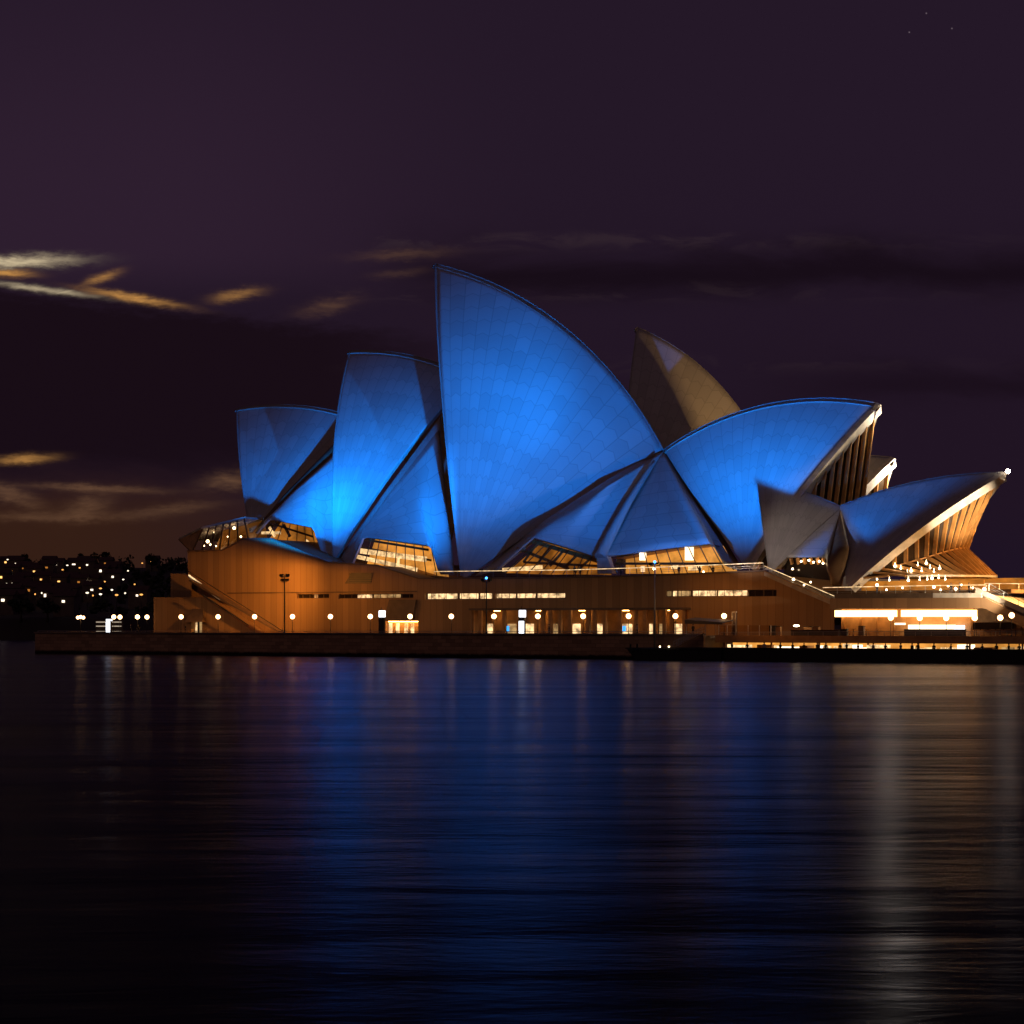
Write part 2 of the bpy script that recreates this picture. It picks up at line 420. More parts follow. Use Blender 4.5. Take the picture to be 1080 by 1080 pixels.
P1 = prof([(198, 582), (235, 581), (257, 569), (287, 569), (347, 594), (398, 597), (443, 611), (600, 610), (690, 607.5), (805, 603), (843, 619), (880, 636)])
HW = [hole(313, 626.5, 347, 631, .5), hole(357, 626.5, 436, 631, .5), hole(448, 625.5, 519, 632, .6), hole(522, 625.5, 597, 631, .6), hole(702, 622.5, 788, 629, .6),
      hole(788.6, 622, 819, 629, .6)]
zc = M.Z(600, 643.5, VP)                                             # underside of the long overhang
col = (M.U(497, VP), M.U(727, VP), ZP, zc, 3.4)
door = (M.U(404, VP), M.U(441, VP), ZP, M.Z(420, 655, VP), 1.6)
mb = MB(); facade(mb, M, VP, P1, ZP - .05, HW + [col, door])
for (ua, za), (ub, zb) in zip(P1[:-1], P1[1:]):                       # top of the podium, going back from the front edge
    dep = 24 if max(za, zb) > 17 else 110
    mb.face([M.G(ua, VP, za), M.G(ub, VP, zb), M.G(ub, dep, zb), M.G(ua, dep, za)], None, 1)
    mb.face([M.G(ua, dep, 5), M.G(ub, dep, 5), M.G(ub, dep, zb), M.G(ua, dep, za)], None, 1)
ul = P1[0][0]; mb.face([M.G(ul, 110, ZP), M.G(ul, VP, ZP), M.G(ul, VP, P1[0][1]), M.G(ul, 110, P1[0][1])], [(110, 0), (8, 0), (8, 12), (110, 12)], 0)
obj('podium_wall', mb, ['granite', 'fascia'], pod)
# coping line along the podium top
mb = MB()
for (ua, za), (ub, zb) in zip(P1[:-1], P1[1:]):
    mb.bar(M.G(ua, VP - .05, za + .13), M.G(ub, VP - .05, zb + .13), .5, .26, up=(0, 0, 1))
obj('coping', mb, 'louvre', pod)
# string course along the wall
mb = MB(); z_ = M.Z(330, 625, VP)
mb.box(M, M.U(240, VP), M.U(440, VP), VP - .14, VP - .003, z_ - .05, z_ + .12)
mb.box(M, M.U(495, VP), M.U(729, VP), VP - .25, VP - .003, zc + .004, zc + .35)
obj('string_course', mb, 'louvre', pod)
# ribbon windows
def ribbon(h, parts):
    u0, u1, z0, z1, d = h
    fr = MB(); fr.box(M, u0, u1, VP + d - .02, VP + d + .08, z0, z1); [fr.box(M, q_, q_ + .07, VP + d - .16, VP + d - .021, z0, z1) for q_ in np.arange(u0 + 1.0, u1 - .5, 1.45)]
    f = obj('window', fr, 'louvre', pod)
    for a, b, m in parts:
        ua, ub = u0 + (u1 - u0) * a, u0 + (u1 - u0) * b
        p = MB(); p.box(M, ua + .08, ub - .08, VP + d - .10, VP + d - .03, z0 + .08, z1 - .08); obj('pane', p, m, f)
ribbon(HW[0], [(.02, .5, 'glass'), (.5, .62, 'strip_dim'), (.62, .98, 'glass')])
ribbon(HW[1], [(.0, .24, 'glass'), (.24, .44, 'win'), (.46, .72, 'strip_dim'), (.72, .82, 'strip_dim'), (.82, 1, 'glass')])
ribbon(HW[2], [(.02, .28, 'win'), (.28, .47, 'win'), (.5, .78, 'win'), (.8, 1, 'win')])
ribbon(HW[3], [(.0, .28, 'win'), (.29, .56, 'win'), (.58, .97, 'win')])
ribbon(HW[4], [(.0, .06, 'strip_dim'), (.07, .13, 'win'), (.14, .3, 'strip_dim'), (.32, .62, 'win'), (.63, 1, 'win')])
ribbon(HW[5], [(.02, .5, 'glass'), (.5, .98, 'glass')])
# air vents and the slanted canopy pocket above the doors
def plate(name, pts, v, th, m, parent):
    mb = MB(); mb.prism([M.pt(x, y, v) for x, y in pts], -M.v * th); return obj(name, mb, m, parent)
vt = plate('vent', [(364, 615.5), (371, 604), (394, 604), (391, 615.5)], VP - .005, .12, 'louvre', pod)
for k in range(5):
    y = 605.5 + k * 2.0; mb = MB(); mb.bar(M.pt(368, y, VP - .2), M.pt(392, y, VP - .2), .1, .12); obj('slat', mb, 'iron', vt)
plate('canopy', [(406, 655), (412, 632.5), (440, 632.5), (436.5, 655)], VP - .006, .5, 'louvre', pod)
# back walls, columns, doors and lit panels under the overhang
cu0, cu1 = col[0], col[1]
mb = MB(); mb.box(M, cu0, cu1, VP + 3.4, VP + 3.8, ZP, zc); obj('back_wall', mb, 'panel', pod)
mb = MB(); mb.box(M, door[0], door[1], VP + 1.6, VP + 1.9, ZP, door[3]); obj('door_recess_wall', mb, 'panel', pod)
for x in (411.5, 419, 428, 434.5):
    u = M.U(x, VP + 1.4); mb = MB(); mb.box(M, u - .34, u + .34, VP + 1.5, VP + 1.58, ZP + .1, door[3] - .35); obj('door', mb, 'win', pod)
for x in (497.5, 506, 531, 547, 572, 580, 590, 600.5, 620, 626.5, 637, 653, 670, 679.5, 690, 700, 708, 721):
    u = M.U(x, VP + .3); mb = MB(); mb.box(M, u - .28, u + .28, VP + .35, VP + .9, ZP, zc - .004); obj('column', mb, 'panel', pod)
for x, w, m in ((516, 1.3, 'win'), (540, 1.6, 'strip_dim'), (558, 1.7, 'win'), (585, 1.2, 'strip_dim'), (608, 1.4, 'win'), (634, 1.9, 'win'), (661, 1.9, 'win'), (687, .7, 'win'), (697, .5, 'strip_dim'), (716, 1.4, 'win')):
    u = M.U(x, VP + 3.3); mb = MB(); mb.box(M, u - w / 2, u + w / 2, VP + 3.28, VP + 3.38, ZP + .15, ZP + 1.75); obj('door', mb, m, pod)
for x in (535, 658):
    u = M.U(x, VP + 3.1); mb = MB(); mb.box(M, u - .25, u + .3, VP + 3.1, VP + 3.2, ZP + .5, ZP + 1.4); obj('poster_screen', mb, 'bluescr', pod)
for k in range(5):                                                    # soffit lamps under the overhang
    u = cu0 + (cu1 - cu0) * (k + .5) / 5; mb = MB(); mb.box(M, u - .5, u + .5, VP + 1.6, VP + 1.9, zc - .12, zc - .04); obj('soffit_lamp', mb, 'soffit', pod)
mb = MB(); mb.box(M, door[0] + .6, door[1] - .6, VP + .7, VP + .95, door[3] - .14, door[3] - .04); obj('soffit_lamp', mb, 'soffit', pod)
# lower blocks at the north end
nb = thing('annexe', 'low stepped granite block with a hooded doorway at the north end of the podium', 'building', M.G(M.U(200, 4.6), 4.6, ZP))
vb = 4.6
PB = prof([(162, 630), (214, 630), (240, 647), (270, 668)], vb)
hb = (M.U(201.5, vb), M.U(213, vb), ZP, M.Z(207, 655, vb), 1.4)
mb = MB(); facade(mb, M, vb, PB, ZP - .05, [hb])
for (ua, za), (ub, zb) in zip(PB[:-1], PB[1:]): mb.face([M.G(ua, vb, za), M.G(ub, vb, zb), M.G(ub, VP - .004, zb), M.G(ua, VP - .004, za)], None, 1)
mb.face([M.G(PB[0][0], 60, ZP), M.G(PB[0][0], vb, ZP), M.G(PB[0][0], vb, PB[0][1]), M.G(PB[0][0], 60, PB[0][1])], [(60, 0), (5, 0), (5, 5), (60, 5)], 0)
mb.face([M.G(PB[0][0], VP, PB[0][1]), M.G(M.U(200, VP), VP, PB[0][1]), M.G(M.U(200, VP), 60, PB[0][1]), M.G(PB[0][0], 60, PB[0][1])], None, 1)
obj('annexe_wall', mb, ['granite', 'fascia'], nb)
vb2 = 6.3; PB2 = prof([(180, 605), (190, 605), (202, 610), (240, 634)], vb2)
mb = MB(); facade(mb, M, vb2, PB2, PB[0][1] + .003, [])
for (ua, za), (ub, zb) in zip(PB2[:-1], PB2[1:]): mb.face([M.G(ua, vb2, za), M.G(ub, vb2, zb), M.G(ub, VP - .004, zb), M.G(ua, VP - .004, za)], None, 1)
a = PB2[0]; mb.face([M.G(a[0], 50, PB[0][1] + .003), M.G(a[0], vb2, PB[0][1] + .003), M.G(a[0], vb2, a[1]), M.G(a[0], 50, a[1])], None, 0)
mb.face([M.G(a[0], VP, a[1]), M.G(M.U(198, VP), VP, a[1]), M.G(M.U(198, VP), 50, a[1]), M.G(a[0], 50, a[1])], None, 1)
obj('annexe_wall', mb, ['granite', 'fascia'], nb)
mb = MB(); mb.box(M, hb[0], hb[1], vb + 1.4, vb + 1.6, ZP, hb[3]); dr = obj('door_recess_wall', mb, 'strip_dim', nb)  # recess wall glows by itself, in place of light in the doorway
u = M.U(207, vb + 1.3); mb = MB(); mb.box(M, u - .45, u + .35, vb + 1.28, vb + 1.38, ZP + .05, ZP + 1.9); obj('door', mb, 'win', nb)
u = M.U(209.6, vb + .6); mb = MB(); mb.box(M, u - .12, u + .12, vb + .4, vb + .7, ZP, hb[3] - .004); obj('door_post', mb, 'iron', nb)
mb = MB()
hd = [M.pt(199, 656, vb - .005), M.pt(204, 642, vb - .005), M.pt(215, 642, vb - .005), M.pt(218, 656, vb - .005)]
lo = [hd[0] - M.v * 1.2, hd[1] - M.v * .25, hd[2] - M.v * .25, hd[3] - M.v * 1.2]
mb.hexa([lo[0], lo[3], hd[3], hd[0], lo[1], lo[2], hd[2], hd[1]]); obj('door_hood', mb, 'louvre', nb)
# outside stair with its pale balustrade
st = thing('outdoor_stair', 'long straight outdoor stair with pale lit balustrade running down the north annexe', 'stair', M.pt(250, 650, 3.6))
def slopebar(name, a, b, v0, v1, th, m, parent=st):
    mb = MB(); A, B = M.pt(*a, v0), M.pt(*b, v0); w = M.v * (v1 - v0); dz = np.array([0, 0, th])
    mb.hexa([A, B, B + w, A + w, A + dz, B + dz, B + w + dz, A + w + dz]); return obj(name, mb, m, parent)
v0s = 2.6
slopebar('stringer', (199, 613), (297, 669.5), v0s, v0s + 1.8, .35, 'louvre')
ns = 44; A, B = M.pt(199, 611, v0s + .2), M.pt(296, 667.5, v0s + .2)
mb = MB()
for k in range(ns):
    p = A + (B - A) * (k + .5) / ns; u, v, z = M.L(p); du = (M.L(B)[0] - M.L(A)[0]) / ns
    mb.box(M, u - du / 2, u + du / 2, v, v + 1.4, z - .2, z + .03)
obj('steps', mb, 'paving', st)
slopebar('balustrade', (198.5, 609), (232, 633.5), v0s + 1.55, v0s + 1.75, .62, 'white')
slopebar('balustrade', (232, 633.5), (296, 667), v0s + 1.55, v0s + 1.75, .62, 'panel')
slopebar('handrail', (198, 602.5), (300, 667), v0s + .05, v0s + .17, .11, 'iron')
slopebar('parapet', (214, 628.5), (262, 660), v0s - .2, v0s - .05, .16, 'iron')
mb = MB(); A, B = M.pt(199, 606.5, v0s + 1.4), M.pt(232, 631.0, v0s + 1.4); mb.bar(A, B, .1, .22); obj('light_strip', mb, 'led', st)

# lower concourse block at the south (right) end
cc = thing('concourse_building', 'lower southern podium terrace with a deep overhanging roof above a brightly lit bar front', 'building', M.G(M.U(950, VP), VP, ZP))
uA, uB, uC = M.U(880, VP), M.U(1042, VP), M.U(1180, VP)
zf1, zf0 = M.Z(900, 631, VP - 2), M.Z(900, 642, VP - 2)
zw = zf0
mb = MB(); mb.box(M, uA + .01, uB, VP - 2, 60, zf0, zf1); obj('roof_slab', mb, 'fascia', cc)
# roof going down at the right end: the sloping stair soffit
zs1, zs0 = M.Z(1080, 651, VP - 2), M.Z(1080, 661, VP - 2)
slo = (zs1 - zf1) / (M.U(1080, VP - 2) - uB)
ze = slo * (uC - uB)
c = [M.G(u, v, z) for dz in (zf0, zf1) for u, v, z in ((uB, VP - 2, dz), (uC, VP - 2, dz + ze), (uC, 60, dz + ze), (uB, 60, dz))]
mb = MB(); mb.hexa(c); obj('stair_soffit', mb, 'fascia', cc)
uf = M.U(984, VP - .5)
mb = MB(); mb.box(M, uA + .3, uf, VP - .6, VP + .4, zf1 + .003, M.Z(930, 626, VP - .6)); obj('parapet', mb, 'louvre', cc)
mb = MB(); mb.box(M, uf + .02, M.U(1035, VP - .5), VP - .6, VP + .1, zf1 + .003, M.Z(1000, 625.5, VP - .6)); obj('parapet', mb, 'rim', cc)
mb = MB(); mb.box(M, uA + .02, uC, VP + 3, VP + 3.5, ZP, zw - .004); obj('back_wall', mb, 'panel', cc)
for a, b in ((880.5, 946), (950.5, 1032)):
    mb = MB(); y0 = M.Z(950, 643.5, VP + 1.5); y1 = M.Z(950, 650.5, VP + 1.5)
    mb.box(M, M.U(a, VP + 1.5), M.U(b, VP + 1.5), VP + 1.4, VP + 1.6, y1, min(y0, zw - .03)); obj('ceiling_light', mb, 'amberstrip', cc)
mb = MB(); mb.box(M, M.U(944, VP + 2), M.U(955, VP + 2), VP + 1.8, VP + 2, M.Z(950, 659, VP + 2), M.Z(950, 657, VP + 2)); obj('wall_sign_light', mb, 'striplight', cc)
mb = MB(); mb.box(M, M.U(958, VP + 2), M.U(1007, VP + 2), VP + 1.9, VP + 2.4, M.Z(980, 667, VP + 2), M.Z(980, 659, VP + 2)); obj('bar_window', mb, 'striplight', cc)
mb = MB(); mb.box(M, M.U(1006.5, VP + 2), M.U(1017, VP + 2), VP + 1.7, VP + 2.3, M.Z(1012, 664, VP + 2), M.Z(1012, 659.5, VP + 2)); obj('bar_window', mb, 'screen', cc)
mb = MB(); mb.box(M, M.U(956, VP + 2), M.U(1020, VP + 2), VP + .9, VP + 1.5, ZP, ZP + 1.0); obj('bar_counter', mb, 'canvas', cc)
mb = MB(); mb.box(M, M.U(1026, VP + 1), M.U(1069, VP + 1), VP + .9, VP + 1.4, M.Z(1045, 664.5, VP + 1), M.Z(1045, 656.5, VP + 1)); obj('dark_window', mb, 'glass', cc)
for x in (887, 905, 922, 940, 1023, 1067, 1074):
    mb = MB(); u = M.U(x, VP + 1); mb.box(M, u - .16, u + .16, VP + 2, VP + 2.4, ZP, zw - .004); obj('column', mb, 'panel', cc)
# monumental steps at the far right
ms = thing('monumental_steps', 'wide pale granite steps with railings descending at the right edge of the photo', 'steps', M.pt(1070, 640, 14))
mb = MB(); u0 = M.U(1040, 14); n = 26
z0 = M.Z(1046, 622, 14); z1 = M.Z(1090, 644, 14); u1 = M.U(1092, 14)
for k in range(n):
    a = u0 + (u1 - u0) * k / n; z = z0 + (z1 - z0) * k / n
    mb.box(M, a, a + (u1 - u0) / n + .004 * (k % 2), 9.2, 70, zf0 - 2, z)
obj('steps', mb, 'rim', ms)
mb = MB(); mb.box(M, u0 - 1, u1 + 10, 70, 72, zf0, M.Z(1070, 617, 70)); obj('back_parapet', mb, 'rim', ms)
mb = MB(); mb.hexa([M.G(u, v, z + d) for d in (-.5, .3) for u, v, z in ((u0, 8.3, z0), (u1, 8.3, z1), (u1, 8.7, z1), (u0, 8.7, z0))]); obj('side_parapet', mb, 'rim', ms)

# ------------------------------------------------------------------ spherical shells
def sphere_c(A, B, C_, Rr, ref):
    ab, ac = B - A, C_ - A; n = np.cross(ab, ac); nn = n @ n
    cc_ = A + (np.cross(n, ab) * (ac @ ac) + np.cross(ac, n) * (ab @ ab)) / (2 * nn)
    h = math.sqrt(max(Rr * Rr - (cc_ - A) @ (cc_ - A), 0)); n = n / math.sqrt(nn)
    return max((cc_ + n * h, cc_ - n * h), key=lambda c: c @ ref)
def slerp(c, a, b, t):
    a, b = a - c, b - c; Rr = np.linalg.norm(a); w = math.acos(max(-1, min(1, a @ b / Rr / Rr)))
    return c + (math.sin((1 - t) * w) * a + math.sin(t * w) * b) / math.sin(w)
class Shell:
    """two mirrored triangles of one sphere: ribs fan out of the foot up to the ridge between tip and rear"""
    def __init__(s, fr, tip, rear, foot, va, vf, Rr=75, ribs=14, th=.9, rim_ext=.35, rim='rim'):
        s.fr, s.va, s.th, s.ribs, s.ext, s.rimm = fr, va, th, ribs, rim_ext, rim
        s.T, s.R, s.Fo = fr.pt(*tip, va), fr.pt(*rear, va), fr.pt(*foot, vf)
        s.c = sphere_c(s.T, s.R, s.Fo, Rr, fr.v + np.array([0, 0, -1.0]))
        s.o = s.c - fr.v * ((s.c - s.T) @ fr.v)
    def mir(s, p): return p - s.fr.v * 2 * ((p - s.T) @ s.fr.v)
    def ridge(s, t): return slerp(s.o, s.T, s.R, t)
    def rim(s, t): return slerp(s.c, s.T, s.Fo, t)
    def low(s, t): return slerp(s.c, s.Fo, s.R, t)
    def build(s, parent, name='roof_shell', label=None):
        n, m = 44, 30; mb = MB()
        for far in (False, True):
            P, Q, UV = [], [], []
            for i in range(n + 1):
                rg = s.ridge(i / n); r0, r1, ru = [], [], []
                for j in range(m + 1):
                    tt = .012 + .988 * j / m
                    p = slerp(s.c, s.Fo, rg, tt); nn = (p - s.c) / np.linalg.norm(p - s.c); q = p - nn * s.th
                    L_ = np.linalg.norm(p - s.Fo)
                    if far: p, q = s.mir(p), s.mir(q)
                    r0.append(p); r1.append(q); ru.append((i / n * s.ribs, L_))
                P.append(r0); Q.append(r1); UV.append(ru)
            mb.grid(P, UV, 0, True); mb.grid(Q, UV, 1, True)
            mb.grid([[P[i][0], Q[i][0]] for i in range(n + 1)], None, 1, False)
            mb.grid([[P[-1][j], Q[-1][j]] for j in range(m + 1)], None, 1, False)
            mb.grid([[P[0][j], Q[0][j]] for j in range(m + 1)], None, 1, False)
        o = obj(name, mb, ['tile', 'concrete'], parent)
        if label: o['label'] = label
        for far in (False, True):                                      # edge beam along the mouth
            rows = []
            for j in range(31):
                p = s.rim(j / 30 * .988); nn = (p - s.c) / np.linalg.norm(p - s.c)
                tg = s.rim(min(1, j / 30 + .02)) - s.rim(max(0, j / 30 - .02)); tg /= np.linalg.norm(tg)
                e = np.cross(nn, tg)
                if e @ (s.R - s.T) > 0: e = -e
                w = s.th * (1.9 if s.ext > .5 else 1.15)
                q = [p + nn * .08 + e * s.ext, p + nn * .08 - e * .1, p - nn * w - e * .1, p - nn * w + e * s.ext, p + nn * .08 + e * s.ext]
                rows.append([s.mir(x) if far else x for x in q])
            mb = MB(); mb.grid(rows, None, 0, False); mb.face(rows[-1][:4]); obj('rim_beam', mb, s.rimm, o)
        mb = MB(); mb.tube([s.ridge(i / 30) for i in range(31)], .06, 6); obj('ridge_cap', mb, 'tile', o)
        return o
def poly_interp(pts, t):
    pts = [np.array(p, float) for p in pts]; d = [0]
    for a, b in zip(pts[:-1], pts[1:]): d.append(d[-1] + np.linalg.norm(b - a) + 1e-6)
    x = t * d[-1]; i = max(k for k in range(len(d)) if d[k] <= x + 1e-9); i = min(i, len(pts) - 2)
    return pts[i] + (pts[i + 1] - pts[i]) * (x - d[i]) / (d[i + 1] - d[i])
def loft(fr, top, bot, n=24, m=14, bulge=0, ribs=8, th=.6):
    """curved panel between two measured edges, given a real thickness"""
    T_ = [fr.pt(x, y, v) for x, y, v in top]; B_ = [fr.pt(x, y, v) for x, y, v in bot]; P, Q, UV = [], [], []
    nv = -fr.v * .9 + np.array([0, 0, .3])
    for i in range(n + 1):
        a, b = poly_interp(T_, i / n) if len(T_) > 1 else T_[0], poly_interp(B_, i / n); r, q, u = [], [], []
        for j in range(m + 1):
            k = j / m; p = a + (b - a) * k + nv * bulge * 4 * k * (1 - k) * (4 * (i / n) * (1 - i / n)) ** .5
            r.append(p); q.append(p + fr.v * th); u.append((k * ribs, i / n * np.linalg.norm(B_[-1] - B_[0])))
        P.append(r); Q.append(q); UV.append(u)
    mb = MB(); mb.grid(P, UV, 0, True); mb.grid(Q, UV, 1, True)
    for e in ([[P[i][0], Q[i][0]] for i in range(n + 1)], [[P[i][-1], Q[i][-1]] for i in range(n + 1)], [[a, b] for a, b in zip(P[0], Q[0])], [[a, b] for a, b in zip(P[-1], Q[-1])]):
        mb.grid(e, None, 1, False)
    return mb

# ---- the larger hall
ch = thing('concert_hall', 'large concert hall under four tall sail shells floodlit bright blue', 'concert hall', M.G(M.U(560, 34), 34, 12))
A1 = Shell(M, (250, 431), (385, 443), (264, 563), 34, 20, 110, 11, .8, .1, 'tile')
A2 = Shell(M, (369, 370), (497, 398), (352, 593), 34, 15, 85, 12, .8, .1, 'tile')
A3 = Shell(M, (459, 278), (700, 475), (487, 612), 34, 12, 108, 17, .9, .1, 'tile')
A4 = Shell(M, (925, 425), (700, 474), (788, 600), 34, 19, 78, 17, 1.0, .8)
A1.build(ch, label='low blue sail shell at the far left, brown along its top'); A2.build(ch, label='narrow blue sail shell with the brightest patch near its foot')
A3.build(ch, label='tallest blue sail shell'); A4.build(ch, label='blue sail shell opening to the right with a white lit rim')
sides = [
    (((274, 556, 19), (312, 516, 20.5), (356, 476, 23)), ((270, 563, 18.6), (284, 547.5, 18), (330, 556.5, 16), (341, 590, 15.6), (353, 592, 15.4)), .5),
    (((361, 590, 15.6), (410, 521, 19.5), (462, 454, 24)), ((361, 595, 15), (371, 596, 14.4), (383, 566.5, 14), (454, 575.5, 12.8), (463, 606, 12.4), (478, 606, 12.2)), .6),
    (((522, 600, 12.6), (575, 558, 16.5), (640, 512.5, 22), (699, 476, 33.2)), ((522, 603, 12.3), (562, 567, 12.4), (598, 577.5, 12.4), (632, 588.5, 12.2)), .8),
]
for tp, bt, bl in sides: obj('side_shell', loft(M, tp, bt, bulge=bl, ribs=7), ['tile', 'concrete'], ch)
obj('side_shell', loft(M, ((699, 477, 33.2),), ((633, 588.5, 12.2), (700, 579, 12.6), (751, 573.5, 13.4), (765, 598, 14.2), (776, 600, 14.6)), bulge=.8, ribs=9), ['tile', 'concrete'], ch)
# stiff pale rib on the seam between the two side shells, with its pier
mb = MB(); a, b = M.pt(633, 588, 11.9), M.pt(690, 486, 29)
mid = (a + b) / 2 - M.v * 1.2 + np.array([0, 0, .5]); pts = [a * (1 - t) ** 2 + 2 * mid * t * (1 - t) + b * t * t for t in np.linspace(0, 1, 14)]
mb.tube(pts, [1.05 - .85 * k / 13 for k in range(14)], 8); obj('seam_rib', mb, 'tile', ch)
mb = MB(); mb.prism([M.pt(630, 605, 11.6), M.pt(646, 605, 11.6), M.pt(640, 586, 12), M.pt(629.5, 586, 12)], M.v * 1.4); obj('pier', mb, 'rim', ch)
# bronze louvre strips that close the gaps between main shells and side shells
def strip(a, b, m='louvre', parent=ch, fr=M, th=.3, name='louvre_wall'):
    return obj(name, loft(fr, a, b, 16, 3, 0, 3, th), [m, m], parent)
strip(((266, 562, 20.5), (300, 521, 21.5), (358, 462, 25)), ((272, 562, 20.2), (312, 519, 21.2), (358, 479, 24)))
strip(((354, 593, 16), (405, 520, 21), (464, 440, 27)), ((366, 592, 15.9), (415, 521, 20.3), (464, 458, 25)), 'tile')
strip(((500, 608, 13.6), (575, 548, 19), (640, 506, 25), (700, 473, 35)), ((524, 602, 12.8), (580, 558, 17.2), (642, 513, 23.0), (700, 478, 34.5)), 'tile')
strip(((702, 471, 35), (735, 522, 27.4), (782, 599, 19.4)), ((697, 478, 33.6), (730, 536, 24.5), (773, 601, 15.2)))
# mouths: rows of bronze fins with glass behind them
def mouth(sh, parent, nf, base_z, rec=1.6, skirt=None, zb=None, fw=.24):
    fr = sh.fr; ut, vt_, _ = fr.L(sh.T); uf_, vf_, _ = fr.L(sh.Fo); w = sh.va - vf_
    d = np.sign(ut - uf_); rows = []
    gl = []
    for k in range(nf + 1):
        q = -1 + 2 * k / nf; q *= .92
        t_ = min(np.linspace(0, 1, 200), key=lambda t: abs((sh.va - fr.L(sh.rim(t))[1]) - abs(q) * w))
        p = sh.rim(t_); u, v, z = fr.L(p); v = sh.va + q * w
        top = fr.G(u - d * rec, v, z - sh.th - .1)
        if skirt:
            e_ = 1 - q * q; zbend = base_z + (zb - base_z) * e_ ** 1.5; uo = uf_ + d * skirt * e_ ** .55; ub = uf_ + d * skirt * .745 * e_
            if z - sh.th - .1 < zbend + .5: path = [top, fr.G(max(uo, u - rec) if d > 0 else uo, v, base_z)]
            else: path = [top, fr.G(min(ub, u - rec), v, zbend), fr.G(uo, v, base_z)]
        else: path = [top, fr.G(uf_ + (u - uf_) * .8 - d * rec, v, base_z)]
        rows.append(path)
    fu = fr.u * d
    m_ = max(len(p) for p in rows); g = [p if len(p) == m_ else [p[0], (p[0] + p[-1]) / 2, p[-1]] for p in rows]
    mb = MB(); mb.grid([[x - fu * .25 for x in r] for r in g], None, 0, False); gw = obj('glass_wall', mb, 'mouthglass', parent)
    for p in rows:
        mb = MB()
        for a, b in zip(p[:-1], p[1:]):
            if np.linalg.norm(b - a) > .3: mb.bar(a, b, fw, .6, up=fr.u)
        if mb.f: obj('mullion', mb, 'fin', gw)
    return rows
mouth(A4, ch, 24, 14.0, .5, fw=.42)

# ---- the smaller hall behind
th_ = thing('opera_theatre', 'smaller theatre behind the tallest sail, its unlit brown shell tip showing between blue shells', 'theatre', M.G(M.U(760, 75), 75, 12))
T3 = Shell(M, (672, 345), (803, 470), (650, 600), 75, 58, 75, 14, .9, .1, 'tile'); T3.build(th_)
T4 = Shell(M, (940, 482), (800, 500), (838, 600), 75, 59, 75, 13, 1.0, .9); T4.build(th_)
mouth(T4, th_, 14, 14.0, .5, fw=.4)

# ---- the restaurant
rs = thing('restaurant_pavilion', 'small restaurant under two low shells beside the steps, fanned copper mullions lit from below', 'restaurant', RF.G(5, 13, 8))
RN = Shell(RF, (799, 507), (889, 535), (812, 606), 13, 2, 75, 12, .6, .1, 'tile'); RN.build(rs)
RS = Shell(RF, (1057, 498), (886, 533.5), (893, 619), 13, 0, 95, 15, .7, .75); RS.build(rs)
obj('side_shell', loft(RF, ((887.5, 536, 12.6),), ((822, 600, 1.6), (829, 588, 1.8), (871, 588, 1.2), (874, 605, 1.0), (876, 616, 1.0)), bulge=.3, ribs=6, th=.4), ['tile', 'concrete'], rs)
obj('louvre_leaf', loft(RF, ((886.5, 535, 12.9), (871, 597, .8), (878, 619, .4)), ((886.5, 535, 12.9), (895, 578, 3.2), (887, 619, .35)), 18, 6, .5, 4, .3), ['bronze', 'bronze'], rs)
zr = RF.Z(960, 607.5, 4)
rows = mouth(RS, rs, 26, zr, .7, 17.7, RF.Z(1010, 578, 13))
mb = MB(); e0, e1 = rows[1][-1], rows[-2][-1]
for a, b in zip(rows[1:-2], rows[2:-1]): mb.bar(a[-1] + RF.u * .1, b[-1] + RF.u * .1, .3, .3)
obj('eave_rail', mb, 'rim', rs)
mb = MB()
for a, b in zip(rows[3:-3], rows[4:-2]):
    if len(a) == 3 and len(b) == 3: mb.bar(a[1] + RF.u * .2, b[1] + RF.u * .2, .16, .2)
obj('transom', mb, 'fin', rs)
zfl = RF.Z(960, 622, 4)
mb = MB(); mb.box(RF, -4, 26, 2.4, 24, zfl - .6, zfl - .1); obj('floor_slab', mb, 'timber', rs)
mb = MB(); mb.box(RF, 0.5, 22, 21, 21.3, zfl, zr - .1); obj('back_wall', mb, 'interior', rs)  # dining room light is put into the wall, which glows itself
mb = MB(); mb.box(RF, 1.5, 21, 4.6, 4.9, zfl - .1, zr - .7); obj('bar_front', mb, 'interior', rs)  # glowing front stands in for light along the bar
bx = [(944, 597), (950, 599.5), (957, 604), (961, 602), (968, 596), (972, 602), (977, 594), (981, 599), (985, 603), (991, 599.5), (925, 611), (938, 612), (958, 612), (970, 611.5), (978, 611), (983, 610), (990, 609.5), (997, 611)]
for k, (x, y) in enumerate(bx):
    p = RF.pt(x, y, 2.2 if y > 606 else 3.4)
    mb = MB(); mb.ball(p, .13 if k % 3 else .2, 8); mb.tube([p + np.array([0, 0, .2]), p + np.array([0, 0, .5])], .03, 5); obj('dining_lamp', mb, 'bulb_s', rs)
mb = MB(); p = RF.pt(928, 596.5, 3.0); mb.ball(p, .5, 12, sq=(1, 1, .8)); obj('spotlight', mb, 'bulb_s', rs)
